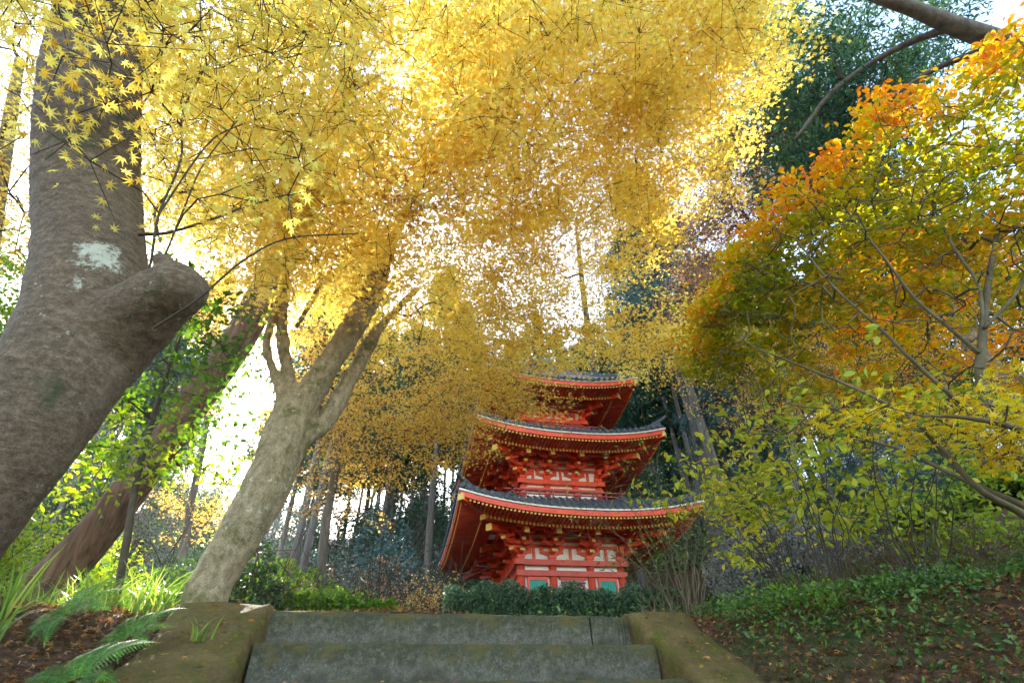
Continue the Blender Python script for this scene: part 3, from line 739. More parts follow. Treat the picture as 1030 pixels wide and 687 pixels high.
def cluster_leaves(C, rad, nper, size, tmpl, tint, flat=.28, droop=.25, up=1.6, tj=.12, rng=RNG):
    n = len(C); nper = np.broadcast_to(nper, (n,)); idx = np.repeat(np.arange(n), nper)
    m_ = len(idx); th = rng.uniform(0, 2 * PI, m_); rr = np.sqrt(rng.uniform(0, 1, m_)) * rng.uniform(.6, 1.15, m_)
    r_ = rad[idx] * rr
    tx = rng.normal(0, .22, n); ty = rng.normal(0, .22, n)      # each spray is its own slightly tilted tier
    ax = rng.uniform(.55, 1.0, n); ph = rng.uniform(0, PI, n); u_ = np.cos(th) * r_; v_ = np.sin(th) * r_ * ax[idx]
    dx = u_ * np.cos(ph)[idx] - v_ * np.sin(ph)[idx]; dy = u_ * np.sin(ph)[idx] + v_ * np.cos(ph)[idx]
    P = C[idx] + np.stack([dx, dy, rng.normal(0, flat, m_) * rad[idx] - droop * rr * r_ + dx * tx[idx] + dy * ty[idx]], -1)
    tn = np.clip(np.asarray(tint)[idx] + rng.normal(0, tj, m_), 0, 1)
    tn = np.where(rng.uniform(size=m_) < .02, tn * .2, tn)
    return leaves_np(P, np.asarray(size)[idx] if np.ndim(size) else size, tmpl, tn, up, rng=rng)
def blob_pts(blobs, rng=RNG, grp=4):
    """blobs: (px,py,rx,ry,n,d0,d1[,tint]) -> world points scattered through a volume"""
    P = []; T = []
    for bl in blobs:
        px, py, rx, ry, n, d0, d1 = bl[:7]; tn = bl[7] if len(bl) > 7 else .5
        k = max(1, n // grp); a = rng.uniform(0, 2 * PI, k); r = np.sqrt(rng.uniform(0, 1, k))
        x = px + rx * r * np.cos(a); y = py + ry * r * np.sin(a); d = (rng.uniform(d0**3, d1**3, k))**(1 / 3)
        for i in range(k):        # a flat tier of several sprays
            c = atd(x[i], y[i], d[i]); w = min(.055 * d[i], .45); tk = tn + rng.normal(0, .08); m_ = n // k + (1 if i < n % k else 0)
            for j in range(m_):
                P.append(c + np.array([rng.normal(0, w), rng.normal(0, w), rng.normal(0, w * .16)])); T.append(tk + rng.normal(0, .05))
    return np.array(P), np.array(T)

# ---- A: big smooth-barked tree at the left, close to the steps
def pix_chain(lst):
    """list of (px,py,Y,rpx) -> smooth pts, radii in metres"""
    out = []
    for px, py, Y, rp in lst:
        p = aty(px, py, Y); d = p @ FW; out.append([*p, rp * d / F_PX])
    s = spline(out, 9); return s[:, :3], s[:, 3]
def fix_base(lst_world, rng=None): return lst_world
bigA = [(-150, 640, 1.8, 72), (-80, 560, 1.75, 60), (-40, 512, 1.7, 54), (0, 465, 1.66, 51), (40, 412, 1.62, 52), (72, 360, 1.6, 54), (88, 308, 1.58, 51), (91, 250, 1.55, 46), (89, 190, 1.5, 45), (90, 120, 1.38, 43), (98, 50, 1.25, 39), (114, 0, 1.14, 35), (136, -90, 1.0, 32)]
pA, rA = pix_chain(bigA)
base = np.array([pA[0][0] - .05, pA[0][1] + .02, gz(pA[0][0], pA[0][1]) - .15])
if base[2] < pA[0][2]:
    pA = np.vstack([base, (base + pA[0]) / 2, pA]); rA = np.concatenate([[rA[0] * 1.35, rA[0] * 1.1], rA])
stub = [(64, 384, 1.68, 36), (96, 358, 1.64, 42), (126, 330, 1.58, 38), (152, 308, 1.52, 33), (172, 294, 1.48, 30), (187, 285, 1.46, 27), (196, 279, 1.45, 19), (201, 275, 1.445, 8)]
pS, rS = pix_chain(stub)
tA = empty('maple_tree', tuple(base)); tag(tA, 'thick smooth grey trunk with white lichen patches and a stubby cut limb', 'tree')
chainsA = [(pA, rA), (pS, rS)]
for c in ([(165, 285, 1.42, 7), (167, 268, 1.41, 9), (163, 260, 1.40, 8), (165, 256, 1.40, 2)],):
    chainsA.append(pix_chain(c))
o = link('trunk', limb_mesh(chainsA, M['bark_smooth'], n=36, wob=.03)); child_local(o, tA); blend(o, .009, 16, .018, .10)
sk = Skel()
last = sk.chain(pA[-12:], rA[-12:])
# slender shoots rising from the stub and trunk across the yellow leaves
shoots = [
 [(128, 320, 1.45, 2.6), (150, 270, 1.40, 2.4), (160, 215, 1.38, 2.3), (182, 160, 1.36, 2.0), (185, 110, 1.34, 1.8), (215, 55, 1.3, 1.4), (245, 10, 1.27, 1.0), (262, -40, 1.25, .8)],
 [(140, 236, 1.52, 3.6), (170, 234, 1.5, 3.0), (215, 220, 1.5, 2.6), (250, 207, 1.55, 2.0), (310, 190, 1.6, 1.4)],
 [(160, 215, 1.38, 2.0), (205, 150, 1.4, 1.7), (232, 130, 1.42, 1.3), (290, 110, 1.5, 1.0)],
 [(100, 240, 1.5, 2.0), (86, 70, 1.36, 1.4), (100, 20, 1.3, 1.0)],
 [(155, 330, 1.35, 3.0), (200, 300, 1.3, 2.4), (245, 262, 1.28, 2.0), (290, 240, 1.28, 1.6), (360, 235, 1.3, 1.2)],
 [(165, 260, 1.40, 2.0), (185, 210, 1.38, 1.6), (205, 165, 1.36, 1.3), (240, 120, 1.35, 1.0)],
]
for c in shoots:
    p, r = pix_chain(c); sk.chain(p, r * .55)
blobA = [(70, -20, 130, 60, 46, 1.7, 2.6, .55), (230, 20, 120, 80, 60, 2.2, 3.4, .6), (120, 60, 60, 40, 6, 1.5, 2.0, .6), (215, 130, 90, 90, 46, 2.0, 3.6, .6), (330, 60, 120, 90, 60, 2.4, 4.0, .6), (400, -30, 200, 60, 70, 2.2, 4.2, .6), (330, 175, 90, 60, 26, 2.4, 3.8, .5),(180,-60,300,50,60,1.9,3.6,.6), (388, 178, 12, 16, 4, 3.0, 3.4, .02), (372, 135, 14, 12, 4, 3.0, 3.4, .3)]
C, T = blob_pts(blobA)
sk.grow(C, .2, .02, jit=.02)
rad = RNG.uniform(.16, .30, len(C))
A_, B_ = spray_twigs(C, rad, 3)
V2, F2 = segs_np(A_, B_, np.full(len(A_), .0022), np.full(len(A_), .0012), 4)
o = link('branches', sk.mesh('branches', M['twig'], .0026, .42, .02, extra=(V2, F2), skip_fixed=False)); child_local(o, tA)
lv = merge([cluster_leaves(C, rad * 1.15, 21, .056, MAPLE7, T, .12, .3, 1.8, .16)])
o = link('crown', npmesh('crown', lv[0], lv[1], M['leaf_yellow'], False, lv[2])); child_local(o, tA)

# ---- B: forked maple behind the left kerb
mapB = [(203, 617, 4.02, 24), (211, 590, 4.05, 20), (240, 538, 4.1, 21), (268, 488, 4.15, 23), (287, 443, 4.2, 23), (298, 412, 4.25, 19)]
pB, rB = pix_chain(mapB); pB[0][2] -= .1
limbs = [
 [(292, 425, 4.22, 20), (318, 385, 4.25, 14), (345, 345, 4.25, 12), (368, 305, 4.2, 11), (382, 275, 4.1, 9), (398, 235, 4.0, 5), (440, 150, 3.7, 3), (500, 60, 3.5, 2)],
 [(300, 440, 4.25, 14), (325, 425, 4.35, 10), (350, 385, 4.45, 8), (372, 345, 4.55, 6.5), (386, 325, 4.6, 4), (420, 290, 4.9, 3)],
 [(293, 415, 4.2, 12), (292, 385, 4.15, 6.5), (284, 340, 4.1, 5.5), (286, 290, 4.05, 4.5), (284, 235, 4.0, 5), (281, 205, 3.9, 4), (290, 150, 3.7, 2.5), (300, 80, 3.5, 2)],
 [(288, 408, 4.18, 8), (276, 375, 4.1, 4.5), (268, 345, 4.05, 4), (280, 300, 4.0, 3.2), (277, 262, 3.95, 2.5), (250, 200, 3.7, 1.6), (210, 150, 3.4, 1.2)],
 [(298, 330, 4.1, 2.5), (320, 290, 4.0, 2.0), (327, 262, 3.95, 1.6), (345, 220, 3.8, 1)],
]
chB = [(pB, rB)] + [pix_chain(l) for l in limbs]
tB = empty('maple_tree', (pB[0][0], pB[0][1], gz(pB[0][0], pB[0][1]))); tag(tB, 'leaning forked maple with lichen specked bark and golden canopy above the mossy kerb', 'tree')
o = link('trunk', limb_mesh(chB, M['bark_maple'], n=28, wob=.09)); child_local(o, tB); blend(o, .011, 6, .04, .13)
sk = Skel()
for p, r in chB[1:]: sk.chain(p, r)
for c in [[(380, 278, 4.1, 5), (430, 235, 4.3, 3.2), (468, 210, 4.6, 2.6), (541, 170, 5.0, 2.2), (606, 165, 5.4, 1.6), (680, 150, 5.8, 1)],
          [(400, 225, 3.9, 5), (360, 90, 3.0, 4), (430, -10, 3.0, 4), (520, 30, 3.2, 3.0), (566, 70, 3.5, 2.6), (612, 120, 3.9, 2), (640, 165, 4.2, 1.4), (665, 230, 4.8, 1)],
          [(370, 303, 4.2, 4), (415, 262, 5.0, 3), (470, 258, 5.8, 2.4), (540, 255, 6.6, 1.8), (640, 262, 7.2, 1)],
          [(284, 235, 4.0, 3), (220, 250, 3.5, 2.2), (150, 235, 3.0, 1.6)],
          [(281, 205, 3.9, 3), (350, 160, 3.6, 2.0), (420, 100, 3.4, 1.4)]]:
    p, r = pix_chain(c); sk.chain(p, r)
blobB = [(420, 60, 170, 110, 150, 3.8, 5.6, .6), (600, 50, 130, 90, 170, 4.6, 6.8, .5), (668, 120, 62, 100, 130, 5.4, 7.4, .5), (560, 110, 110, 70, 60, 4.8, 6.6, .45), (590, 215, 100, 70, 60, 6.4, 8.4, .35), (540, 200, 60, 60, 30, 5.6, 7.4, .4),
         (410, 170, 130, 90, 130, 4.0, 6.0, .55), (340, 250, 110, 60, 90, 4.6, 6.5, .5), (250, 180, 80, 100, 110, 3.8, 6.0, .6), (645, 235, 42, 36, 36, 6, 8, .5), (560, 345, 110, 20, 40, 7, 8.6, .5), (520, 290, 80, 30, 30, 6, 8, .5), (700, 60, 60, 60, 60, 5.5, 7, .45), (170, 60, 120, 70, 60, 4, 6, .6),
         (450, 280, 90, 60, 64, 5.5, 8.0, .5), (540, 318, 80, 30, 44, 6.5, 8.5, .5), (640, 346, 50, 18, 20, 7, 8.6, .5), (500, 240, 80, 40, 30, 5.5, 7.5, .5), (725, 75, 30, 50, 26, 6, 7.5, .5),
         (330, 120, 160, 120, 120, 4.4, 6.2, .62), (540, 0, 260, 40, 160, 4, 6.4, .55), (160, 130, 60, 120, 60, 4.2, 6.2, .62), (630, 200, 80, 60, 14, 6.2, 7.6, .35)]
C, T = blob_pts(blobB); 
sk.grow(C, .3, .03, jit=.04)
dep = C @ FW; rad = RNG.uniform(.22, .42, len(C))
A_, B_ = spray_twigs(C, rad, 3); V2, F2 = segs_np(A_, B_, np.full(len(A_), .003), np.full(len(A_), .0015), 4)
o = link('branches', sk.mesh('branches', M['twig'], .0032, .43, .05, extra=(V2, F2), skip_fixed=True)); child_local(o, tB)
near = dep < 5.2
lv = merge([cluster_leaves(C[near], rad[near] * 1.25, 58, .068, MAPLE7, T[near], .10, .3, 2.0, .14), cluster_leaves(C[~near], rad[~near] * 1.3, 88, .072, MAPLE5, T[~near], .10, .35, 2.0, .14)])
o = link('crown', npmesh('crown', lv[0], lv[1], M['leaf_yellow'], False, lv[2])); child_local(o, tB)

# ---- generic tree from pixel trunk + pixel blobs
def tree(name, label, cat, trunk, bark, blobs, leaf, size, tmpl, per, radr, group=None, tip=.004, expo=.45, maxr=.06, limbs=(), flat=.25, droop=.25, up=1.4, tj=.14, twk=3, n=18, wob=.06, tw='twig', sag=.04, step=.35, root=None, tintf=None, att=None):
    p, r = pix_chain(trunk) if not isinstance(trunk, tuple) else trunk
    g = gz(p[0][0], p[0][1])
    if p[0][2] > g - .05:
        p = np.vstack([[p[0][0], p[0][1], g - .15], p]); r = np.concatenate([[r[0] * 1.15], r])
    t = empty(name, (p[0][0], p[0][1], g)); tag(t, label, cat, group)
    ch = [(p, r)] + [pix_chain(l) for l in limbs]
    o = link('trunk', limb_mesh(ch, M[bark], n=n, wob=wob)); child_local(o, t)
    sk = Skel()
    k = len(p); s0 = int(k * (att if att is not None else .35)); sk.chain(p[s0:], r[s0:])
    for c in ch[1:]: sk.chain(*c)
    C, T = blob_pts(blobs); 
    if tintf is not None: T = tintf(C)
    sk.grow(C, step, sag)
    rad = RNG.uniform(radr[0], radr[1], len(C))
    extra = None
    if twk:
        A_, B_ = spray_twigs(C, rad, twk); extra = segs_np(A_, B_, np.full(len(A_), tip * .8), np.full(len(A_), tip * .4), 4)
    o = link('branches', sk.mesh('branches', M[tw], tip, expo, maxr, extra=extra, skip_fixed=True)); child_local(o, t)
    lv = cluster_leaves(C, rad, per, size, tmpl, T, flat, droop, up, tj)
    o = link('crown', npmesh('crown', lv[0], lv[1], M[leaf], False, lv[2])); child_local(o, t)
    return t

# golden maple farther back whose drooping boughs hang left of the pagoda
tree('maple_tree', 'farther maple with small amber leaves drooping beside the left edge of the pagoda roofs', 'tree',
     [(322, 606, 9.0, 5), (326, 540, 9.0, 4.5), (336, 480, 9.0, 4), (350, 410, 9.0, 3.5), (372, 330, 9.0, 3)], 'bark_forest',
     [(370, 370, 100, 70, 170, 8.5, 11.5, .6), (430, 330, 80, 60, 110, 8.5, 11, .5), (340, 440, 42, 48, 80, 9, 11, .45), (405, 440, 55, 45, 110, 9, 11.5, .45), (470, 370, 60, 55, 150, 8.6, 11, .5), (505, 395, 30, 30, 60, 8.5, 10, .5),
      (450, 440, 26, 40, 26, 9, 11, .45), (340, 480, 22, 26, 22, 9, 10.5, .4), (300, 320, 70, 60, 90, 9, 12, .55), (560, 338, 90, 16, 60, 8.5, 10.5, .5), (640, 345, 46, 14, 30, 8.5, 10.5, .45)],
     'leaf_gold', .075, MAPLE5, 44, (.3, .5), flat=.14, limbs=[[(352, 400, 9, 3), (420, 350, 9.4, 3), (480, 340, 9.6, 2), (540, 350, 9.6, 1.5)], [(350, 420, 9, 3), (330, 400, 9.5, 2.5), (300, 340, 9.8, 2)], [(360, 395, 9, 3), (366, 415, 9.3, 2.2), (378, 432, 9.5, 1.6), (398, 462, 9.7, 1)]], group=None, droop=.5)
# maples at the far left edge
tree('maple_tree', 'bright yellow maple seen past the left side of the thick grey trunk', 'tree',
     [(-60, 520, 5.5, 14), (-40, 420, 5.2, 12), (-20, 300, 4.5, 10), (0, 180, 3.7, 7), (20, 60, 2.9, 4)], 'bark_maple',
     [(20, 60, 70, 90, 120, 5, 7.5, .6), (0, 200, 50, 50, 50, 5.5, 7.5, .5), (25, 235, 26, 26, 24, 5.5, 6.5, .2), (-40, 120, 80, 120, 60, 5, 7, .6)],
     'leaf_yellow', .065, MAPLE7, 34, (.26, .42))
# C: leaning cedar, orange leaves behind the upper part
tree('cedar_tree', 'leaning reddish brown cedar trunk rising out of the sunlit grass', 'tree',
     [(46, 592, 6.0, 26), (68, 568, 6.0, 21), (98, 535, 6.0, 18), (140, 480, 6.0, 16), (188, 415, 6.0, 15), (236, 348, 6.0, 15), (268, 290, 6.0, 15), (298, 235, 6.0, 12), (322, 170, 6.0, 9), (350, 70, 6.0, 7), (370, -40, 6.0, 5)], 'bark_cedar',
     [(400, -60, 200, 60, 160, 11, 14, .5)], 'needle', .10, NEEDLE, 90, (.5, .9), n=28, wob=.05, att=.8, up=.6)
tree('maple_tree', 'amber maple glowing low behind the leaning reddish cedar', 'tree',
     [(180, 596, 10, 4), (190, 520, 10, 3.5), (205, 440, 10, 3), (215, 360, 10, 2.5), (222, 300, 10, 2)], 'bark_forest',
     [(235, 300, 55, 45, 90, 9.5, 12, .45), (270, 250, 60, 40, 70, 9.5, 12, .5), (215, 240, 60, 50, 60, 9.5, 12, .6), (250, 330, 30, 24, 24, 9.5, 11, .45), (205, 510, 36, 26, 36, 9.5, 12, .5), (245, 440, 22, 40, 22, 9.5, 12, .4)],
     'leaf_gold', .07, MAPLE5, 44, (.3, .5))

# ---- D: wide orange and green shrub-tree at the right
def tintD(C):
    out = []
    for c in C:
        d = c @ FW; px = 515 + F_PX * (c @ RT) / d; py = 343.5 - F_PX * (c @ UP) / d
        out.append(c[2])
    return np.array(out)
trkD = [(1120, 640, 3.3, 16), (1085, 560, 3.25, 13), (1040, 480, 3.2, 9), (1005, 430, 3.15, 7), (987, 385, 3.1, 5.5), (988, 345, 3.05, 5), (992, 300, 3.0, 4), (1000, 250, 2.9, 3), (1010, 200, 2.8, 2)]
limD = [
 [(1085, 560, 3.25, 9), (1030, 518, 3.1, 6.5), (985, 492, 3.0, 5), (950, 455, 2.95, 4.5), (915, 420, 2.9, 3.5), (870, 395, 2.9, 2.5), (810, 370, 2.95, 1.8), (760, 350, 3.0, 1.2)],
 [(1060, 520, 3.2, 7), (1010, 500, 3.3, 5), (960, 478, 3.4, 3.5), (900, 450, 3.5, 2.5), (850, 440, 3.6, 1.6)],
 [(1005, 430, 3.15, 5), (960, 400, 3.1, 3.5), (915, 360, 3.0, 3), (885, 330, 3.0, 2.4), (840, 290, 3.0, 1.8), (800, 240, 3.0, 1.2)],
 [(985, 355, 3.05, 3.6), (955, 330, 3.0, 2.8), (920, 300, 2.95, 2.4), (890, 260, 2.9, 2), (850, 210, 2.9, 1.3)],
 [(988, 345, 3.05, 3.2), (985, 290, 2.95, 2.6), (960, 250, 2.9, 2.2), (935, 200, 2.85, 1.6), (915, 150, 2.8, 1)],
 [(990, 330, 3.0, 3), (1025, 290, 2.9, 2.6), (1040, 240, 2.85, 2), (1030, 160, 2.8, 1.2)],
 [(1040, 480, 3.2, 5), (1000, 455, 3.0, 4), (960, 430, 2.9, 3), (930, 415, 2.85, 2)],
]
# crown: an umbrella shell; the outer sprays turn orange, the shaded inside stays green-gold
edge = [(690, 345), (720, 300), (760, 250), (800, 195), (850, 150), (900, 110), (950, 78), (1000, 50), (1040, 32), (1100, 10)]
blobD = []; exD = np.array([e[0] for e in edge]); eyD = np.array([e[1] for e in edge])
r5 = np.random.default_rng(5)
PD = []; TD_ = []
for i in range(900):
    x = r5.uniform(695, 1100); e = np.interp(x, exD, eyD) + 9 * math.sin(x * .047) + 8 * math.sin(x * .13 + 1) + r5.uniform(-6, 10); low = 430 if x > 800 else 400 + (x - 800) * .15
    u = r5.uniform(0, 1)**1.15; y = e + 6 + (low - e) * u
    d = 3.75 + r5.uniform(0, 1.0) + (1100 - x) / 400 * .8 + (.5 if y > 330 else 0)
    p = atd(x, y, d); PD.append(p)
    k = (y - e) / 45
    if y > 330 and r5.uniform() < .5: PD.pop(); continue
    k = (y - e) / 50; tn = .93 - min(k, 1) * .63 + r5.uniform(-.16, .12) - .26 * max(0, min(1, (860 - x) / 120))
    if u > .42: tn += .06 + .24 * r5.uniform()
    TD_.append(tn)
for i in range(150):  # glowing red-orange leaves low behind
    x = r5.uniform(860, 1090); y = r5.uniform(230, 410); PD.append(atd(x, y, 5.2 + r5.uniform(0, 1.2))); TD_.append(r5.uniform(.55, .8))
PD = np.array(PD); TD_ = np.array(TD_)
pt, rt_ = pix_chain(trkD); g = gz(pt[0][0], pt[0][1]); pt = np.vstack([[pt[0][0], pt[0][1], min(g, pt[0][2]) - .15], pt]); rt_ = np.concatenate([[rt_[0] * 1.2], rt_])
tD = empty('spreading_tree', (pt[0][0], pt[0][1], g)); tag(tD, 'spreading tree with fine bare boughs below and orange and green leaves above the lime shrubs', 'tree')
chD = [(pt, rt_ * .8)] + [(a_, b_ * .62) for a_, b_ in (pix_chain(l) for l in limD)]
o = link('trunk', limb_mesh(chD, M['twig_grey'], n=14, wob=.06)); child_local(o, tD)
sk = Skel()
for p, r in chD: sk.chain(p[len(p) // 4:], r[len(p) // 4:])
PB = []      # bare inner twigs hanging below the leaf layer
for i in range(420):
    x = r5.uniform(720, 1090); e = np.interp(x, exD, eyD); y = r5.uniform(e + 50, 440); PB.append(atd(x, y, 3.45 + r5.uniform(0, .6) + (1100 - x) / 400 * .7))
sk.grow(np.vstack([PD, np.array(PB)]), .2, .0, jit=.03)
rad = r5.uniform(.13, .24, len(PD))
A_, B_ = spray_twigs(PD, rad, 3); ex = segs_np(A_, B_, np.full(len(A_), .0028), np.full(len(A_), .0014), 4)
o = link('branches', sk.mesh('branches', M['twig_grey'], .0036, .42, .03, extra=ex, skip_fixed=True)); child_local(o, tD)
lv = cluster_leaves(PD + np.array([0, .10, .2]), rad * 1.2, 27, .066, OVAL, TD_, .22, .1, 1.8, .10)
o = link('crown', npmesh('crown', lv[0], lv[1], M['leaf_orange'], False, lv[2])); child_local(o, tD)

# golden lower bough tree between the pagoda and D
tree('maple_tree', 'amber and rust maple spreading behind the lime leaved shrubs right of the pagoda', 'tree',
     [(905, 600, 7.5, 5), (890, 520, 7.5, 4.5), (870, 450, 7.5, 4), (850, 390, 7.4, 3.5), (820, 330, 7.3, 2.5)], 'twig',
     [(780, 370, 80, 45, 150, 7, 9.5, .45), (740, 330, 40, 40, 50, 7.5, 9.5, .4), (860, 380, 70, 50, 100, 7, 9, .3), (830, 420, 70, 26, 60, 7, 9, .55), (960, 370, 90, 60, 90, 7, 9, .25)],
     'leaf_gold', .055, MAPLE5, 46, (.26, .44), limbs=[[(870, 450, 7.5, 4), (820, 410, 7.6, 3), (770, 385, 7.8, 2), (720, 370, 8, 1)]])
# E: yellow leaves of a low maple bough at right
tree('maple_sapling', 'low maple with long yellow leaves crossing in front of the lime shrubs', 'tree',
     [(1130, 600, 2.9, 9), (1100, 520, 2.8, 7), (1060, 455, 2.7, 5), (1020, 430, 2.6, 3.5), (970, 420, 2.6, 2), (925, 418, 2.6, 1.2)], 'twig_grey',
     [(990, 412, 90, 22, 44, 2.7, 3.3, .75), (930, 415, 40, 14, 14, 2.8, 3.2, .75), (1040, 440, 50, 30, 22, 2.7, 3.4, .7)],
     'leaf_amber', .065, MAPLE7, 16, (.16, .26), tip=.002, up=2.2, flat=.1)

# ---- shrubs with arching canes, right bank
def cane_shrub(name, label, cx, cy, canes, top, spread, leaf, size, tmpl, seed, per=7, d=4.2, tint=.6, twig='twig_grey', r0=.006, cl=8, crad=(.08, .16)):
    rg = np.random.default_rng(seed)
    b0 = on_ray_ground(cx, cy) if d is None else None
    if b0 is None:
        v = ray(cx, cy); b0 = v * (d / v[1])
    b0 = np.array([b0[0], b0[1], gz(b0[0], b0[1])])
    t = empty(name, tuple(b0)); tag(t, label, 'shrub')
    A = []; B = []; ra = []; rb = []; C = []
    for i in range(canes):
        th = rg.uniform(0, 2 * PI); h = top * rg.uniform(.6, 1.08); s = spread * rg.uniform(.15, 1.15)
        p = b0 + np.array([math.cos(th), math.sin(th), 0]) * rg.uniform(.02, .2) + np.array([rg.normal(0, .06), rg.normal(0, .06), -.05])
        dirv = np.array([math.cos(th), math.sin(th), 0]); n = 12; prev = p
        for q in range(1, n + 1):
            u = q / n; cur = p + dirv * s * u**1.5 + np.array([0, 0, h * (u - .22 * u**3 * (s / spread))]) + rg.normal(0, .016, 3)
            A.append(prev); B.append(cur); ra.append(r0 * (1.1 - u)); rb.append(r0 * (1.1 - u - 1 / n * .9) + .0008)
            if u > .5:
                k = 2 if u > .6 else 1
                for _ in range(k):
                    e = cur + np.array([rg.normal(0, .16), rg.normal(0, .16), rg.uniform(-.02, .14)]) * (1.2 if cl > 5 else .8)
                    A.append(cur); B.append(e); ra.append(r0 * .35); rb.append(r0 * .15); C.append(e)
            prev = cur
    C = np.array(C)
    V, Fq = segs_np(np.array(A), np.array(B), np.array(ra), np.array(rb), 5)
    o = link('stems', npmesh('stems', V, Fq, M[twig], True)); child_local(o, t)
    rad = rg.uniform(crad[0], crad[1], len(C))
    lv = cluster_leaves(C, rad, per, size, tmpl, np.full(len(C), tint), .3, .2, 1.2, .18, rng=rg)
    o = link('foliage', npmesh('foliage', lv[0], lv[1], M[leaf], False, lv[2])); child_local(o, t)
    return t
cane_shrub('shrub', 'bushy fine twigged shrub in front of the right corner of the pagoda', 688, 606, 26, 1.5, 1.0, 'leaf_lime', .045, NARROW, 21, 2, 4.9, .35, r0=.0045)
cane_shrub('shrub', 'small narrow leaved shrub just right of the top step', 664, 606, 12, .8, .35, 'leaf_green', .05, NARROW, 22, 3, 5.0, .7, r0=.004)
cane_shrub('shrub', 'arching lime leaved shrub with long bare canes nearest the pagoda', 838, 612, 17, 1.8, 1.15, 'leaf_lime', .085, OVAL, 23, 4, 4.6, .68, twig='twig', r0=.007, crad=(.1, .2))
cane_shrub('shrub', 'tall lime leaved shrub with dark canes under the orange tree', 935, 622, 18, 1.7, 1.1, 'leaf_lime', .08, OVAL, 24, 4, 4.3, .55, twig='twig', r0=.007, crad=(.1, .2))
cane_shrub('shrub', 'leafy green shrub at the far right behind the canes', 1010, 590, 20, 1.5, .9, 'leaf_lime', .085, OVAL, 25, 4, 5.6, .35, r0=.007, crad=(.12, .22))
cane_shrub('shrub', 'yellowish broad leaved shrub rising beside the dark cedar trunk', 806, 598, 16, 2.6, .95, 'leaf_lime', .10, OVAL, 26, 4, 6.6, .8, twig='twig', r0=.009, crad=(.14, .26))
cane_shrub('shrub', 'dry brown caned shrub between the two lime shrubs', 880, 590, 40, 1.1, .55, 'leaf_dry', .05, NARROW, 27, 2, 6.2, .3, r0=.006)
cane_shrub('shrub', 'dry brown caned shrub low at the right edge', 965, 585, 40, 1.0, .6, 'leaf_dry', .05, NARROW, 28, 2, 6.0, .3, r0=.006)

# ---- bushes: dome shaped, leafy
def bush_mesh(rx, ry, rz, nleaf, size, tmpl, mat, seed, clump=26, tint=.5, tj=.2):
    rg = np.random.default_rng(seed)
    c = rg.normal(size=(clump, 3)); c /= np.linalg.norm(c, axis=1)[:, None]; c[:, 2] = np.abs(c[:, 2]); c *= rg.uniform(.45, .85, clump)[:, None]
    cs = rg.uniform(.22, .42, clump)
    ct = tint + rg.normal(0, .12, clump)
    idx = rg.integers(0, clump, nleaf); v = rg.normal(size=(nleaf, 3)); v /= np.linalg.norm(v, axis=1)[:, None]; rr = rg.uniform(.5, 1.12, nleaf)**.5
    P = c[idx] + v * (cs[idx] * rr)[:, None]; P[:, 2] = np.maximum(P[:, 2], .02); nrm = P * 1.0
    P = P * np.array([rx, ry, rz])
    V, F, T = leaves_np(P, size, tmpl, np.clip(ct[idx] + rg.normal(0, tj, nleaf), 0, 1), .6, rng=rg)
    return npmesh('foliage', V, F, M[mat], False, T)
def bush_stems(rx, ry, rz, n, seed, r0=.02):
    rg = np.random.default_rng(seed); A = []; B = []; ra = []
    for i in range(n):
        th = rg.uniform(0, 6.28); e = np.array([math.cos(th) * rx, math.sin(th) * ry, rz]) * rg.uniform(.5, .95, 3); prev = np.zeros(3) - [0, 0, .1]
        for q in range(1, 6):
            u = q / 5; cur = e * np.array([u**1.3, u**1.3, u]) + rg.normal(0, .02, 3); A.append(prev); B.append(cur); ra.append(r0 * (1.15 - u)); prev = cur
            for _ in range(2):
                e2 = cur + rg.normal(0, .22, 3) * np.array([rx, ry, rz * .7]) + [0, 0, .08]; A.append(cur); B.append(e2); ra.append(r0 * .3)
    V, F = segs_np(np.array(A), np.array(B), np.array(ra), np.array(ra) * .6, 4); return npmesh('stems', V, F, M['twig'], True)
def place_bush(px, py, Y, rx, ry, rz, nleaf, size, tmpl, mat, seed, label, tint=.5, group=None, clump=26, name='bush', stems=14):
    v = ray(px, py); p = v * (Y / v[1]); g = gz(p[0], p[1])
    t = empty(name, (p[0], p[1], g), random.uniform(0, 6)); tag(t, label, 'bush', group)
    link('stems', bush_stems(rx, ry, rz, stems, seed), None, t); link('foliage', bush_mesh(rx, ry, rz, nleaf, size, tmpl, mat, seed, clump, tint), None, t); return t
def zat(px, py, Y): return aty(px, py, Y)[2]
# (px of centre, top py, Y) -> height follows from the top
def bush_top(px, top, Y, rx, nleaf, size, tmpl, mat, seed, label, tint=.5, ry=None, **k):
    p = aty(px, top, Y); g = gz(p[0], p[1]); return place_bush(px, top, Y, rx, ry or rx, max(.25, (p[2] - g) / 1.12), nleaf, size, tmpl, mat, seed, label, tint, **k)
bush_top(262, 540, 6.2, .62, 5200, .06, OVAL, 'leaf_green', 31, 'dark green camellia bush touching the right side of the forked maple', .35)
bush_top(300, 548, 9.0, 1.1, 6000, .08, OVAL, 'leaf_sun', 32, 'bright yellow green bush sunlit behind the dark camellia', .55)
bush_top(330, 590, 7.0, .9, 4200, .05, OVAL, 'leaf_sun', 33, 'low clipped green bush just above the top step', .3)
bush_top(368, 596, 7.4, .6, 3200, .05, OVAL, 'leaf_sun', 34, 'small green bush beside the bare grey shrubs above the top step', .75)
bush_top(393, 512, 17.5, 1.8, 9000, .12, OVAL, 'leaf_blue', 35, 'large bluish green rounded bush under the pale cedar trunks', .55)
bush_top(345, 525, 20, 1.7, 6000, .12, OVAL, 'leaf_blue', 36, 'dark bluish bush among the cedar feet left of the large rounded bush', .4)
bush_top(440, 545, 21, 1.5, 5000, .12, OVAL, 'leaf_blue', 37, 'bluish bush tucked against the left end of the lowest pagoda roof', .5)
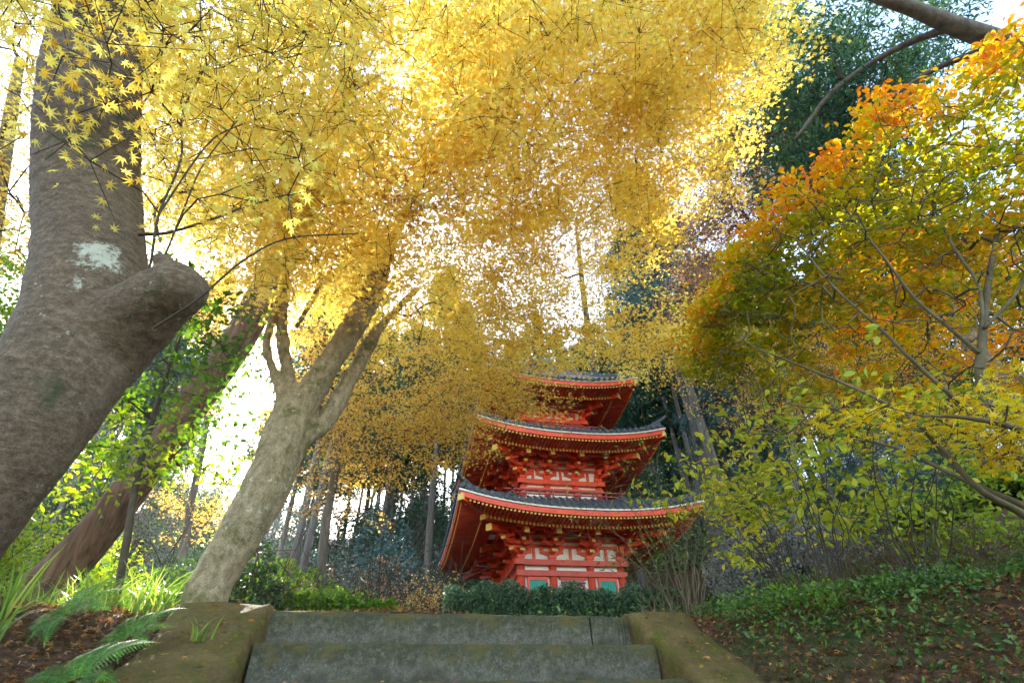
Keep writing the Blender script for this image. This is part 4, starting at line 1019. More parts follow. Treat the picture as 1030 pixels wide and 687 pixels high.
bush_top(395, 548, 11, 1.9, 8000, .05, KITE, 'leaf_russet', 38, 'bare twiggy greyish shrub with a few rust leaves above the steps', .6, stems=60)
bush_top(350, 550, 11.5, 1.2, 5000, .05, KITE, 'leaf_russet', 39, 'bare twiggy mauve shrub next to the bright green bush', .3, stems=50)
bush_top(432, 556, 10.5, 1.0, 4000, .05, KITE, 'leaf_gold', 40, 'twiggy shrub with sparse yellow leaves left of the long hedge', .6, stems=40)
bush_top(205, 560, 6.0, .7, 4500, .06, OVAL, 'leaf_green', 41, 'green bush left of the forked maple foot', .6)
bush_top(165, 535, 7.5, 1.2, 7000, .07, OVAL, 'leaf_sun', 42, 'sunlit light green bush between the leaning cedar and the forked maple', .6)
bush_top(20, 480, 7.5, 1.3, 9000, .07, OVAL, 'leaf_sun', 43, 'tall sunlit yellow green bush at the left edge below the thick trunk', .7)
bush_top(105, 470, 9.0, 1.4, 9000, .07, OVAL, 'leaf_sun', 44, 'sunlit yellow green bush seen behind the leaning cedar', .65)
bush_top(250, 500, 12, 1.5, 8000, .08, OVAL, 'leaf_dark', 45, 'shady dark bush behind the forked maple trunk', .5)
bush_top(775, 508, 13, 2.3, 9000, .09, OVAL, 'leaf_grey', 55, 'grey green mound of leafless brush seen through the arching canes', .5, stems=50)
bush_top(920, 500, 14, 2.4, 9000, .10, OVAL, 'leaf_green', 56, 'broad green bush on the right slope behind the tall canes', .8)
bush_top(1020, 470, 12, 2.0, 9000, .10, OVAL, 'leaf_sun', 57, 'light green bush high on the slope at the right edge', .5)
bush_top(800, 565, 9, 1.0, 4000, .07, OVAL, 'leaf_sun', 46, 'pale green low bush behind the arching canes', .3)
bush_top(1000, 560, 8, 1.2, 6000, .08, OVAL, 'leaf_green', 47, 'fresh green bush low behind the right canes', .9)
bush_top(900, 555, 9.5, 1.3, 6000, .08, OVAL, 'leaf_green', 48, 'mid green bush under the amber maple', .7)
bush_top(655, 575, 14, 1.2, 5000, .08, OVAL, 'leaf_green', 49, 'green bush beside the right end of the pagoda hedge', .5)

wr = np.random.default_rng(88); wm_ = [bush_mesh(1, 1, .8, 420, .09, OVAL, mt_, 200 + i_, 14, tn_) for i_, (mt_, tn_) in enumerate((('leaf_green', .9), ('leaf_sun', .3), ('leaf_green', .6)))]
for i in range(34):     # weedy clumps along the shoulder of the right bank
    v = aty(wr.uniform(700, 1060), 595, wr.uniform(3.7, 6.5)); k_ = int(wr.integers(0, 3)); o = link('bush', wm_[k_]); o.location = (v[0], v[1], gz(v[0], v[1]) - .03); sc_ = wr.uniform(.16, .34); o.scale = (sc_ * 1.2, sc_ * 1.2, sc_); o.rotation_euler = (0, 0, wr.uniform(0, 6))
    tag(o, 'low leafy weed clump on the shoulder of the right bank under the canes', 'weed', 'weed clumps on the right bank')
# clipped hedge in front of the pagoda
def hedge(name, label, a, b, h, w, n, size, mat, seed, tint):
    rg = np.random.default_rng(seed); a = np.array(a); b = np.array(b); d = b - a; L = np.linalg.norm(d); dn = d / L; pn = np.array([-dn[1], dn[0]])
    u = rg.uniform(0, 1, n); side = rg.uniform(-1, 1, n); ang = rg.uniform(0, PI, n)
    hh = h * (1 + .05 * np.sin(u * 17 + seed) + .04 * np.sin(u * 41))
    ca = np.cos(ang); sa = np.sin(ang)
    r_ = rg.uniform(.75, 1.05, n)
    off = np.sign(ca) * np.abs(ca)**.6 * w / 2 * r_; zz = np.where(rg.uniform(size=n) < .6, np.abs(sa)**.5 * r_, rg.uniform(0, 1, n)) * hh
    xy_ = a[None] + d[None] * u[:, None] + pn[None] * off[:, None]
    z = ground(xy_[:, 0], xy_[:, 1]) + zz
    P = np.column_stack([xy_, z]); V, F, T = leaves_np(P, size, OVAL, np.clip(tint + rg.normal(0, .22, n) + .1 * np.sin(u * 60), 0, 1), .5, rng=rg)
    c = (a + b) / 2; t = empty(name, (c[0], c[1], gz(*c))); tag(t, label, 'hedge')
    o = link('foliage', npmesh('foliage', V, F, M[mat], False, T)); child_local(o, t)
    A = []; B = []
    for i in range(int(L / .22)):
        q = a + d * (i + .5) / int(L / .22); g = gz(*q)
        for _ in range(3):
            A.append((q[0], q[1], g - .05)); B.append((q[0] + rg.normal(0, .15), q[1] + rg.normal(0, .15), g + h * .85))
    V, F = segs_np(np.array(A), np.array(B), np.full(len(A), .012), np.full(len(A), .006), 5); o = link('stems', npmesh('stems', V, F, M['twig'], True)); child_local(o, t)
hl = aty(447, 590, 9.2); hr_ = aty(640, 592, 9.6)
hz = hl[2] - gz(hl[0], hl[1])
hedge('hedge', 'long clipped dark green hedge at the foot of the pagoda', hl[:2], hr_[:2], hz * .96, .8, 34000, .05, 'leaf_dark', 3, .75)

h2a = aty(285, 598, 6.4); h2b = aty(398, 600, 6.9)
hedge('hedge', 'short clipped bright green hedge just beyond the left half of the top step', h2a[:2], h2b[:2], max(.25, h2a[2] - gz(h2a[0], h2a[1])), .5, 12000, .045, 'leaf_sun', 5, .25)
# ---- cedar forest
def cedar_variant(seed, h=19, r=.2, crown_from=.55, nleaf=2600, bare=False):
    rg = np.random.default_rng(seed); k = 14
    pts = np.array([[math.sin(i * .5 + seed) * .06, math.cos(i * .4 + seed) * .06, h * i / (k - 1) - .2] for i in range(k)]); rad = r * (1 - np.linspace(0, .85, k)); rad[0] *= 1.35
    V, F = tube_np(pts, rad, 12, .04, seed); tr = npmesh('trunk', V, F, M['bark_forest'], True)
    A = []; B = []; ra = []; C = []; cr = []
    z = h * (.25 if not bare else .35)
    while z < h - .3:
        f = (z / h); live = f > crown_from; L = (1 - f) * h * .20 + .5 if live else rg.uniform(.3, 1.1)
        for q in range(3 if live else 1):
            th = rg.uniform(0, 6.28); e = np.array([math.cos(th) * L, math.sin(th) * L, z + (rg.uniform(-.5, -.1) if live else rg.uniform(-.15, .1)) * L * .5]); s_ = np.array([0, 0, z])
            A.append(s_); B.append(e); ra.append(.02 + .012 * (1 - f))
            if live:
                for u in (.45, .7, .95): C.append(s_ + (e - s_) * u + [0, 0, -.05]); cr.append(.30 + .35 * (1 - f))
        z += rg.uniform(.22, .42) if live else rg.uniform(.35, .8)
    V, F = segs_np(np.array(A), np.array(B), np.array(ra), np.array(ra) * .4, 5); bm_ = npmesh('branches', V, F, M['bark_forest'], True)
    C = np.array(C); cr = np.array(cr)
    lv = cluster_leaves(C, cr, max(4, nleaf // len(C) * 3), .26, KITE, np.full(len(C), .45), .35, .6, .3, .2, rng=rg)
    return tr, bm_, npmesh('crown', lv[0], lv[1], M['needle'], False, lv[2])
CV = [cedar_variant(1, 20, .17, .50, 3600), cedar_variant(2, 18, .14, .45, 3400), cedar_variant(3, 23, .21, .52, 3800), cedar_variant(4, 16, .12, .4, 3200)]
def cedar(x, y, s, v, rz, label, group='cedars of the grove behind the pagoda', tilt=(0, 0)):
    t = empty('cedar_tree', (x, y, gz(x, y)), rz); t.rotation_euler = (tilt[0], tilt[1], rz); t.scale = (s, s, s); tag(t, label, 'tree', group)
    for nm, me in zip(('trunk', 'branches', 'crown'), CV[v]): link(nm, me, None, t)
    return t
# trunks the photo shows plainly: (px,py near the foot, Y, variant, scale, label)
named = [
 (432, 560, 22, 2, .95, 'pale straight cedar trunk standing just left of the pagoda roofs'),
 (410, 545, 26, 1, .9, 'slim pale cedar behind the large bluish bush'),
 (385, 540, 27, 1, .9, 'slim cedar rising behind the middle of the bluish bush'),
 (305, 575, 15, 1, .95, 'pale mossy cedar trunk, the right one of the pair behind the forked maple'),
 (294, 575, 16, 0, .9, 'brown cedar trunk, the left one of the pair behind the forked maple'),
 (282, 560, 19, 1, .9, 'dark cedar trunk half hidden behind the leaning maple fork'),
 (712, 452, 18, 2, 1.1, 'thick dark cedar trunk to the right of the pagoda roofs'),
 (690, 445, 24, 0, 1.0, 'cedar trunk next to the thick dark one, right of the pagoda'),
 (676, 430, 27, 0, 1.0, 'thinner cedar close beyond the right roof corners'),
]
for i, (px, py, Y, v, s, lb) in enumerate(named):
    p = aty(px, py, Y); cedar(p[0], p[1], s, v, i * 1.3, lb)
rg = np.random.default_rng(77); pts = []
for i in range(4000):
    if len(pts) >= 140: break
    Y = rg.uniform(24, 60); x = rg.uniform(-1.0, 1.05) * Y * .95
    if abs(x - PGX) < 6 and Y < 29: continue
    if -.72 * Y < x < -.48 * Y or (-.48 * Y < x < -.3 * Y and rg.uniform() < .45): continue     # open towards the sun
    if any((x - a)**2 + (Y - b)**2 < 2.3**2 for a, b in pts): continue
    pts.append((x, Y))
for i, (x, y) in enumerate(pts):
    cedar(x, y, rg.uniform(.75, 1.1), int(rg.integers(0, 4)), rg.uniform(0, 6), 'one of the many slim cedars packed in the shady grove on the far hill', tilt=(rg.normal(0, .02), rg.normal(0, .02)))
def under_tree(seed, h, mat):
    rg_ = np.random.default_rng(seed); k = 8; pts_ = np.array([[rg_.normal(0, .05), rg_.normal(0, .05), h * .8 * i / (k - 1) - .2] for i in range(k)])
    V, F = tube_np(pts_, .10 * (1 - np.linspace(0, .8, k)), 8, .05, seed); tr = npmesh('trunk', V, F, M['bark_forest'], True)
    n = 60; C = rg_.normal(size=(n, 3)); C /= np.linalg.norm(C, axis=1)[:, None]; C *= rg_.uniform(.3, 1, n)[:, None]**.5 * [h * .36, h * .36, h * .46]; C[:, 2] += h * .52
    S0 = np.column_stack([np.zeros(n), np.zeros(n), np.clip(C[:, 2] - h * .2, .3, h * .75)]); V, F = segs_np(S0, C, np.full(n, .025), np.full(n, .008), 5); br = npmesh('branches', V, F, M['bark_forest'], True)
    lv = cluster_leaves(C, rg_.uniform(.4, .8, n), 70, .15, OVAL, np.clip(.5 + rg_.normal(0, .15, n), 0, 1), .5, .3, .6, .2, rng=rg_)
    return tr, br, npmesh('crown', lv[0], lv[1], M[mat], False, lv[2])
UV = [under_tree(91, 5, 'leaf_dark'), under_tree(92, 6.5, 'leaf_blue'), under_tree(93, 5.5, 'leaf_dark'), under_tree(94, 6, 'leaf_green')]
ul = ['broad dark evergreen tree low among the cedar trunks', 'broad bluish evergreen tree low among the cedar trunks', 'rounded dark evergreen tree low among the cedar trunks', 'broad fresh green tree low among the cedar trunks']
n_ = 0; up_ = []
for i in range(3000):
    if n_ >= 100: break
    Y = rg.uniform(24, 56); x = rg.uniform(-.95, 1.0) * Y
    if (abs(x - PGX) < 6 and Y < 29) or any((x - a)**2 + (Y - b)**2 < 2.6**2 for a, b in up_): continue
    if -.75 * Y < x < -.46 * Y and rg.uniform() < .7: continue
    up_.append((x, Y)); v_ = int(rg.integers(0, 4)); v_ = 0 if (v_ == 3 and rg.uniform() < .6) else v_
    t = empty('evergreen_tree', (x, Y, gz(x, Y)), rg.uniform(0, 6)); s_ = rg.uniform(.7, 1.3); t.scale = (s_, s_, s_); tag(t, ul[v_], 'tree', 'evergreen understory trees on the hill, kind %s' % 'abcd'[v_])
    for nm, me in zip(('trunk', 'branches', 'crown'), UV[v_]): link(nm, me, None, t)
    n_ += 1
# nearer conifers, right
def conifer(name, label, px, py, Y, h, r, spread, n, mat, seed, frm=.25, lsize=.10, rootz=None, needles=60):
    rg = np.random.default_rng(seed); p0 = aty(px, py, Y); g = gz(p0[0], p0[1]); t = empty(name, (p0[0], p0[1], g)); tag(t, label, 'tree')
    k = 14; pp = np.array([[0.15 * math.sin(i * .6), .1 * math.cos(i * .5), h * i / (k - 1) - .2] for i in range(k)]); V, F = tube_np(pp, r * (1 - np.linspace(0, .85, k)), 18, .05, seed); link('trunk', npmesh('trunk', V, F, M['bark_forest'], True), None, t)
    A = []; B = []; ra = []; C = []; rr = []
    for i in range(n):
        f = frm + (1 - frm) * rg.uniform(); z = h * f; L = spread * (1.05 - f)**.6 * rg.uniform(.6, 1.1); th = rg.uniform(0, 6.28); prev = np.array([0, 0, z]); dv = np.array([math.cos(th), math.sin(th), 0])
        for q in range(1, 6):
            u = q / 5; cur = np.array([0, 0, z]) + dv * L * u + [0, 0, L * (.22 * u - .42 * u * u)] + rg.normal(0, .03, 3); A.append(prev); B.append(cur); ra.append(.035 * (1.1 - u) * L / 2); prev = cur
            if q > 1:
                for _ in range(3):
                    e = cur + rg.normal(0, .34, 3) * [1, 1, .4] - [0, 0, .12]; C.append(e); rr.append(rg.uniform(.18, .36)); A.append(cur); B.append(e); ra.append(.008)
    ra = np.array(ra); V, F = segs_np(np.array(A), np.array(B), ra, ra * .7, 5); link('branches', npmesh('branches', V, F, M['bark_forest'], True), None, t)
    C = np.array(C); lv = cluster_leaves(C, np.array(rr), needles, lsize, tmpl_kite(.2), np.full(len(C), .5), .3, .8, .2, .22, rng=rg)
    link('crown', npmesh('crown', lv[0], lv[1], M[mat], False, lv[2]), None, t); return t
conifer('conifer_tree', 'tall dark green conifer behind the orange crown at the top right', 960, 330, 10.5, 17, .30, 3.8, 90, 'needle', 51, .30)
conifer('conifer_tree', 'dark bluish conifer showing through the gap between the yellow and the russet leaves', 745, 430, 19, 16, .22, 3.0, 90, 'leaf_blue', 52, .30, .14)
conifer('conifer_tree', 'dark conifer standing at the right edge behind the orange crown', 1040, 420, 12, 15, .25, 3.2, 70, 'needle', 53, .2, .12)
tree('bare_tree', 'thin russet leaved tree between the yellow canopy and the orange crown', 'tree',
     [(800, 520, 13, 4), (795, 430, 13, 3.6), (785, 330, 12, 3.2), (770, 240, 10, 2.6), (755, 160, 8.5, 1.6)], 'bark_forest',
     [(750, 190, 50, 60, 190, 12.5, 16, .5), (722, 260, 36, 50, 110, 13, 16, .45), (775, 140, 34, 34, 50, 13, 16, .6), (700, 310, 26, 30, 50, 13, 15, .4)],
     'leaf_russet', .085, KITE, 60, (.4, .7), limbs=[[(785, 330, 12, 2.4), (750, 290, 11.5, 1.8), (715, 260, 11, 1.2)], [(775, 260, 10.5, 2), (740, 200, 9.3, 1.4), (720, 150, 8.6, 1)]], tip=.008)
tree('bare_tree', 'distant brownish tree filling the bright gap over the pagoda with fine twigs', 'tree',
     [(640, 560, 26, 4), (610, 440, 25, 3.5), (590, 320, 22, 3), (580, 230, 19, 2)], 'bark_forest',
     [(600, 200, 100, 70, 200, 24, 30, .6), (560, 240, 80, 50, 120, 24, 30, .6), (650, 240, 50, 60, 80, 24, 30, .5)],
     'leaf_russet', .12, KITE, 26, (.6, 1.1), tip=.016, att=.5)
tree('conifer_tree', 'dark conifer with a thick bare grey bough slanting across the top right corner', 'tree',
     [(1260, 520, 5.2, 46), (1230, 380, 5.1, 36), (1180, 220, 5.0, 27), (1130, 100, 4.9, 20), (1100, 20, 4.8, 15), (1070, -60, 4.7, 12)], 'bark_forest',
     [(820, 60, 70, 50, 75, 10.5, 14, .6), (790, 150, 45, 60, 85, 11, 14, .45), (850, 120, 55, 55, 60, 11, 14, .4), (925, 30, 60, 35, 22, 12.5, 15, .4), (765, 10, 40, 25, 16, 11, 14, .8), (880, 60, 60, 40, 30, 11, 14, .8)],
     'needle', .17, tmpl_kite(.15), 90, (.35, .6), limbs=[[(1130, 100, 4.9, 14), (1060, 66, 4.5, 12), (1010, 44, 4.3, 10), (960, 26, 4.1, 9), (920, 10, 3.9, 7), (880, -4, 3.7, 6), (850, -20, 3.6, 4)], [(960, 26, 4.1, 4), (900, 50, 4.6, 3), (840, 90, 5.2, 2.2), (800, 140, 5.8, 1.4)], [(1010, 44, 4.3, 4), (940, 70, 4.8, 2.6), (880, 110, 5.4, 1.5)]], flat=.45, droop=1.0, tip=.006, up=.5)
tree('conifer_tree', 'dark bluish conifer above the right end of the top pagoda roof', 'tree',
     [(725, 560, 19, 8), (705, 450, 19, 7), (680, 350, 18, 6), (662, 280, 16, 4), (655, 250, 14.5, 3)], 'bark_forest',
     [(650, 285, 36, 30, 80, 20, 26, .5), (640, 320, 40, 24, 50, 20, 26, .4), (690, 330, 26, 30, 40, 20, 26, .4)], 'leaf_blue', .16, tmpl_kite(.2), 70, (.7, 1.2), tip=.01, att=.5, droop=.8, flat=.4, up=.5)
# evergreen broadleaf left, glossy leaves around the sun
tree('evergreen_tree', 'glossy evergreen with dark green leaves between the thick trunk and the forked maple', 'tree',
     [(118, 600, 4.6, 4), (128, 540, 4.6, 3.5), (140, 470, 4.6, 3), (160, 400, 4.6, 2.6), (180, 340, 4.6, 2), (190, 300, 4.6, 1.4)], 'twig',
     [(185, 320, 36, 36, 40, 4.6, 5.8, .1), (165, 380, 40, 26, 22, 4.6, 5.6, .15), (130, 440, 50, 26, 26, 4.4, 5.6, .6), (205, 370, 22, 30, 12, 4.6, 5.4, .1), (205, 465, 22, 16, 8, 4.6, 5.6, .2), (225, 440, 22, 26, 12, 4.6, 5.6, .2), (160, 350, 50, 50, 26, 5, 6.2, .3), (170, 480, 50, 24, 14, 5, 6, .8), (80, 470, 50, 30, 22, 4.4, 5.4, .9)],
     'leaf_sun', .07, OVAL, 15, (.18, .30), tip=.003, up=1.2)
tree('evergreen_tree', 'sunlit green tree behind the left side of the thick trunk', 'tree',
     [(-10, 560, 8, 8), (0, 470, 8, 7), (10, 380, 8, 5), (20, 320, 8, 4), (30, 270, 8, 2)], 'bark_maple',
     [(20, 300, 60, 70, 90, 7.5, 10, .6), (40, 400, 80, 40, 60, 7.5, 10, .8), (-20, 380, 50, 60, 40, 8, 10, .6)],
     'leaf_sun', .09, OVAL, 34, (.26, .44))

# hillside undergrowth, right slope and behind
ug = [(bush_mesh(1, 1, .8, 1500, .12, OVAL, mt, sd, 22, tn), mt) for mt, sd, tn in (('leaf_dark', 61, .5), ('leaf_blue', 62, .5), ('leaf_green', 63, .5), ('leaf_dark', 64, .8))]
names_ = {'leaf_dark': 'dark evergreen undergrowth bush on the hillside among the cedars', 'leaf_blue': 'bluish undergrowth bush on the hillside among the cedars', 'leaf_green': 'green undergrowth bush on the hillside among the cedars'}
cnt = 0; us = []
for i in range(5000):
    if cnt >= 190: break
    Y = rg.uniform(13, 50); x = rg.uniform(-1, 1) * Y
    t_, l_ = tl(x, Y)
    if math.hypot(x - PGX, Y - PGY) < 6.5 or (abs(x) < 5 and Y < 20): continue
    if any((x - a)**2 + (Y - b)**2 < 1.3**2 for a, b in us): continue
    us.append((x, Y)); me, mt = ug[int(rg.integers(0, 4))]; s = rg.uniform(.7, 1.7)
    o = link('bush', me); o.location = (x, Y, gz(x, Y) - .1); o.scale = (s, s, s * rg.uniform(.7, 1.2)); o.rotation_euler = (0, 0, rg.uniform(0, 6)); tag(o, names_[mt], 'bush', 'undergrowth bushes on the hillside, ' + mt.split('_')[1]); cnt += 1

# ------------------------------------------------------------------ ground cover
def scatter(n, x0, x1, y0, y1, f=None, rng=RNG):
    x = rng.uniform(x0, x1, n); y = rng.uniform(y0, y1, n); t, l = tl(x, y)
    keep = ~((l > LL - .5) & (l < LR + .46) & (t < T0 + .25))
    if f is not None: keep &= f(x, y, t, l)
    x, y = x[keep], y[keep]; return np.column_stack([x, y, ground(x, y)])
P = np.vstack([scatter(30000, -6, 7, 1.2, 8.0), scatter(52000, -4, 5, 1.0, 5.0)]); P[:, 2] += RNG.uniform(.0, .035, len(P))
V, F, T = leaves_np(P, RNG.uniform(.03, .065, len(P)), MAPLE5, np.clip(RNG.beta(1.5, 1.9, len(P)), 0, 1), 2.2)
tag(link('fallen_leaves', npmesh('fallen_leaves', V, F, M['leaf_dry'], False, T)), 'brown and orange fallen leaves littering the banks beside the steps', 'fallen leaves', kind='stuff')
# a few leaves on the kerbs and steps
q = []
for i in range(190):
    t = RNG.uniform(2.6, 4.1); l = RNG.choice([RNG.uniform(LL - .5, LL - .05), RNG.uniform(LR + .05, LR + .45)]); p = xy(t, l); q.append((p[0], p[1], min(-1.58 + (t - .5) * (DZ / DT) + .055, Z0 + .03) + .03))
for i in range(60):
    k = int(RNG.integers(0, 4)); t = T0 - DT * k + RNG.uniform(.002, .3); p = xy(t, RNG.uniform(LL, LR)); q.append((p[0], p[1], Z0 - DZ * k + .012))
V, F, T = leaves_np(np.array(q), .045, MAPLE7, RNG.uniform(.25, 1, len(q)), 4)
tag(link('scattered_leaves', npmesh('scattered_leaves', V, F, M['leaf_dry'], False, T)), 'single orange maple leaves lying on the steps and kerbs', 'fallen leaves', kind='stuff')
# low green cover, right bank
P = scatter(34000, 1.5, 9, 1.6, 12, lambda x, y, t, l: (np.sin(x * 2.3 + 1) + np.sin(y * 1.9) + RNG.normal(0, .7, len(x)) > -.1) & (l > LR + .55)); P = np.vstack([P, scatter(34000, .8, 5.5, 1.2, 5.2, lambda x, y, t, l: (np.sin(x * 4.3 + 1 + y) + np.sin(y * 5.9 + x * 2) + RNG.normal(0, .7, len(x)) > .1) & (l > LR + .5))]); P[:, 2] += RNG.uniform(.01, .11, len(P))
V, F, T = leaves_np(P, RNG.uniform(.02, .05, len(P)), OVAL, RNG.uniform(.3, 1, len(P)), 1.2)
P2 = scatter(14000, -9, 1.5, 4.3, 12, lambda x, y, t, l: (t > 4.45) & (np.sin(x * 1.3) + np.sin(y * 2.1) + RNG.normal(0, .6, len(x)) > -.1)); P2[:, 2] += RNG.uniform(.01, .12, len(P2))
V2, F2, T2 = leaves_np(P2, .05, OVAL, RNG.uniform(.3, 1, len(P2)), 1.2)
V, F, T = merge([(V, F, T), (V2, F2, T2)])
tag(link('ground_cover', npmesh('ground_cover', V, F, M['leaf_green'], False, T)), 'low green weeds and ivy covering the ground under the shrubs', 'ground cover', kind='stuff')
# twigs litter
P = scatter(900, -4.5, 6, 1.8, 6.5); th = RNG.uniform(0, 6.28, len(P)); L = RNG.uniform(.03, .13, len(P)); B = P + np.column_stack([np.cos(th) * L, np.sin(th) * L, np.zeros(len(P))]); B[:, 2] = ground(B[:, 0], B[:, 1]) + .02; P[:, 2] += .02
V, F = segs_np(P, B, np.full(len(P), .0022), np.full(len(P), .0014), 4)
tag(link('twig_litter', npmesh('twig_litter', V, F, M['twig_grey'], True)), 'broken twigs strewn over the leaf litter', 'twigs', kind='stuff')
# grass blades
def blades(P, L, w, lean, rng=RNG):
    n = len(P); th = rng.uniform(0, 6.28, n); dv = np.column_stack([np.cos(th), np.sin(th), np.zeros(n)]); pr = np.column_stack([-np.sin(th), np.cos(th), np.zeros(n)])
    L = L * rng.uniform(.5, 1.1, n); ln = lean * rng.uniform(.2, 1.2, n); V = []
    K = 6
    for k in range(K):
        u = k / (K - 1); c = P + dv * (ln * L * u * u)[:, None]; c[:, 2] += L * (u - .35 * ln * u**3); ww = w * (1 - u**2.2) + .0006
        V.append(c - pr * ww); V.append(c + pr * ww)
    V = np.stack(V, 1); base = (np.arange(n) * 2 * K)[:, None, None]; f = np.array([(2 * k, 2 * k + 1, 2 * k + 3, 2 * k + 2) for k in range(K - 1)])[None]
    return V.reshape(-1, 3), (base + f).reshape(-1, 4), np.repeat(rng.uniform(0, 1, n), 2 * K)
gr = []
rgb = np.random.default_rng(9)
for i in range(90):     # tufts along the bank top, left
    px = rgb.uniform(-40, 190); Y = rgb.uniform(3.5, 5.2); v = aty(px, 590, Y); x, y = v[0], v[1]; g = gz(x, y)
    m_ = int(rgb.integers(10, 26)); Pq = np.column_stack([x + rgb.normal(0, .03, m_), y + rgb.normal(0, .03, m_), np.full(m_, g - .01)]); gr.append(blades(Pq, rgb.uniform(.18, .42), .0045, .9, rgb))
V, F, T = merge(gr)
tag(link('grass', npmesh('grass', V, F, M['grass'], False, T)), 'sunlit long bladed grass along the top of the left bank', 'grass', kind='stuff')
def tuft(px, py, Y, n, L, w, label, lean=.7, seed=1):
    rg_ = np.random.default_rng(seed); v = aty(px, py, Y); x, y = v[0], v[1]; g = gz(x, y); t_, l_ = tl(x, y)
    if LL - .56 < l_ < LL and t_ < T0 + .16: g = -1.58 + (t_ - .5) * (DZ / DT) + .06
    Pq = np.column_stack([x + rg_.normal(0, .02, n), y + rg_.normal(0, .02, n), np.full(n, g - .01)]); V, F, T = blades(Pq, L, w, lean, rg_)
    tag(link('grass_tuft', npmesh('grass_tuft', V, F, M['grass'], False, T)), label, 'grass tuft')
tuft(195, 652, 3.25, 12, .16, .007, 'small bright grass tuft at the edge of the broad mossy kerb', .6, 3)
tuft(-22, 690, 2.3, 14, .36, .009, 'broad bladed grass tuft at the bottom left corner', .8, 4)
tuft(5, 620, 2.9, 22, .5, .007, 'tall arching grass clump at the left edge under the thick trunk', .8, 5)
# ferns
def fern(px, py, Y, nf, L, seed, label, az0=None, span=6.28):
    rg_ = np.random.default_rng(seed); v = aty(px, py, Y); x, y = v[0], v[1]; g = gz(x, y); t = empty('fern', (x, y, g + .10)); t.rotation_euler = (R(48), 0, R(-18)); tag(t, label, 'fern', None)
    for i in range(nf):
        th = (az0 if az0 is not None else 0) + span * (i / nf - .5) + rg_.normal(0, .12); dv = np.array([math.cos(th), math.sin(th), 0]); pr = np.array([-dv[1], dv[0], 0]); l = L * rg_.uniform(.75, 1.1); n = 22
        V = []; F = []; T = []
        def spine(u): return dv * l * u * .92 + np.array([0, 0, l * (.75 * u - .72 * u * u)])
        for k in range(n):
            u = .12 + .88 * k / n; c = spine(u); tv = spine(u + .02) - c; tv /= np.linalg.norm(tv); w = l * .30 * math.sin(PI * min(1, (u * .86 + .16)))**.8 * (1 - .4 * u)
            for s in (-1, 1):
                d_ = pr * s * .92 + tv * .38 + [0, 0, -.12]; nn = 5
                hw = l * .017
                prevs = None
                for q in range(nn + 1):   # toothed pinna
                    uu = q / nn; cc = c + d_ * w * uu; ww = hw * (1 - uu * .85) * (1.25 if q % 2 == 0 else .65)
                    V.append(cc - tv * ww); V.append(cc + tv * ww); T += [.5 + .2 * rg_.normal()] * 2
                    if q: b = len(V) - 4; F.append((b, b + 1, b + 3, b + 2))
            b = len(V); V += [c - pr * .0016, c + pr * .0016, spine(u + 1 / n) + pr * .0016, spine(u + 1 / n) - pr * .0016]; T += [.9] * 4; F.append((b, b + 1, b + 2, b + 3))
        link('frond', npmesh('frond', np.array(V), np.array(F), M['fern'], False, T), None, t)
fern(92, 652, 2.75, 10, .36, 1, 'green fern with the widest fronds in the middle of the left bank')
fern(55, 690, 2.5, 8, .28, 2, 'small fern low on the left bank beside the bottom edge')
fern(70, 622, 3.1, 8, .32, 3, 'silvery sunlit fern higher up the left bank')
fern(135, 634, 3.1, 9, .28, 4, 'fern between the widest fern and the mossy kerb')

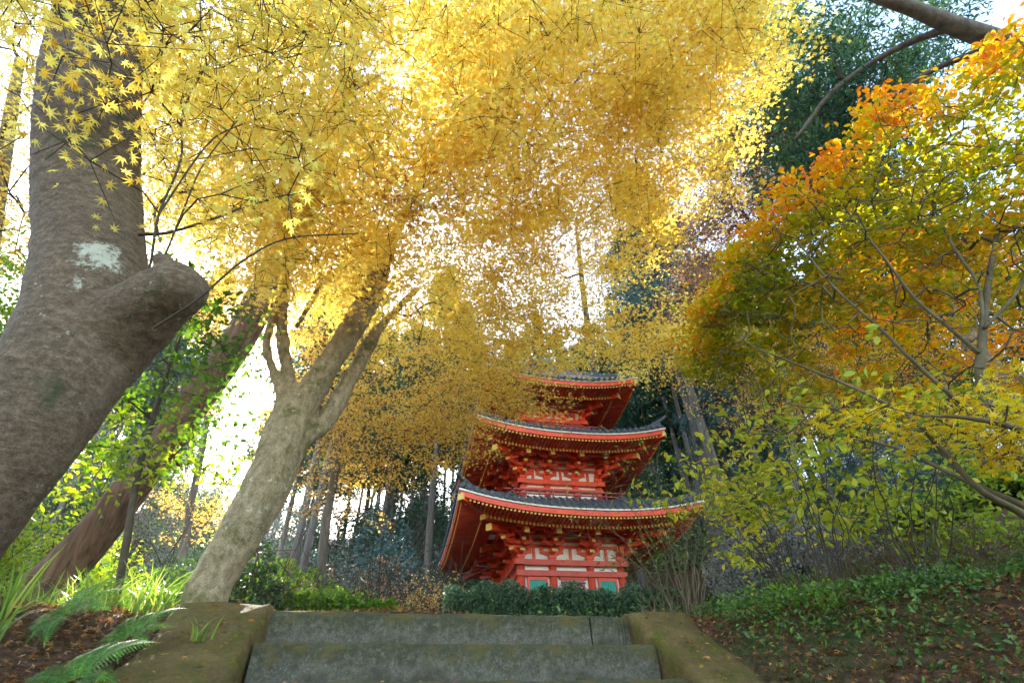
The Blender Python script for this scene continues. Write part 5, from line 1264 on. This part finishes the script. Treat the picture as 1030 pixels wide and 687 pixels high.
# ------------------------------------------------------------------ air
mt = bpy.data.materials.new('haze_air'); mt.use_nodes = True; nt = mt.node_tree; nt.nodes.clear()
out = nt.nodes.new('ShaderNodeOutputMaterial'); v = nt.nodes.new('ShaderNodeVolumePrincipled'); v.inputs['Color'].default_value = (.95, .96, 1, 1)
v.inputs['Density'].default_value = .0003; v.inputs['Anisotropy'].default_value = .65; nt.links.new(v.outputs[0], out.inputs['Volume'])
gmin = min(v_.co.z for v_ in bpy.data.objects['ground'].data.vertices) - 1; gmax = max(v_.co.z for v_ in bpy.data.objects['ground'].data.vertices)
HX = .9 * math.sinh(6.3) + 6; mb = MB(); z1 = gmax + 32; mb.box((0, 3, (gmin + z1) / 2), (2 * HX, 2 * HX, z1 - gmin)); tag(mb.build('haze', mt), kind='stuff')
# ------------------------------------------------------------------ light
sv = ray(245, 395); sv = sv / np.linalg.norm(sv)
el = math.asin(sv[2]); az = math.atan2(sv[0], sv[1])     # azimuth from +Y, clockwise
W = bpy.data.worlds.new('World'); SC.world = W; W.use_nodes = True; nt = W.node_tree; nt.nodes.clear()
sky = nt.nodes.new('ShaderNodeTexSky'); sky.sky_type = 'NISHITA'; sky.sun_disc = False; sky.sun_elevation = el; sky.sun_rotation = az
sky.air_density = 1.0; sky.dust_density = 1.0; sky.ozone_density = 1.0
bg = nt.nodes.new('ShaderNodeBackground'); bg.inputs[1].default_value = .15; ow = nt.nodes.new('ShaderNodeOutputWorld')
wm = nt.nodes.new('ShaderNodeMixRGB'); wm.blend_type = 'MULTIPLY'; wm.inputs[0].default_value = 1; wm.inputs[2].default_value = (1.0, .93, .82, 1); nt.links.new(sky.outputs[0], wm.inputs[1]); nt.links.new(wm.outputs[0], bg.inputs[0]); nt.links.new(bg.outputs[0], ow.inputs[0])
sl = bpy.data.lights.new('sun', 'SUN'); sl.energy = 3.6; sl.angle = R(.6); sl.color = (1, .93, .82)
so = bpy.data.objects.new('sun', sl); COL.objects.link(so); so.rotation_euler = Vector(tuple(sv)).to_track_quat('Z', 'Y').to_euler(); so.location = (0, 0, 30)
SC.view_settings.view_transform = 'Standard'; SC.view_settings.look = 'None'; SC.view_settings.gamma = 1; SC.view_settings.exposure = 3.05
c = SC.cycles; c.max_bounces = 10; c.diffuse_bounces = 6; c.glossy_bounces = 2; c.transmission_bounces = 8; c.transparent_max_bounces = 4; c.use_denoising = True
c.caustics_reflective = False; c.caustics_refractive = False; c.sample_clamp_indirect = 8
print('SUN', math.degrees(el), math.degrees(az), 'objs', len(SC.objects), 'polys', sum(len(o.data.polygons) for o in SC.objects if o.type == 'MESH'))
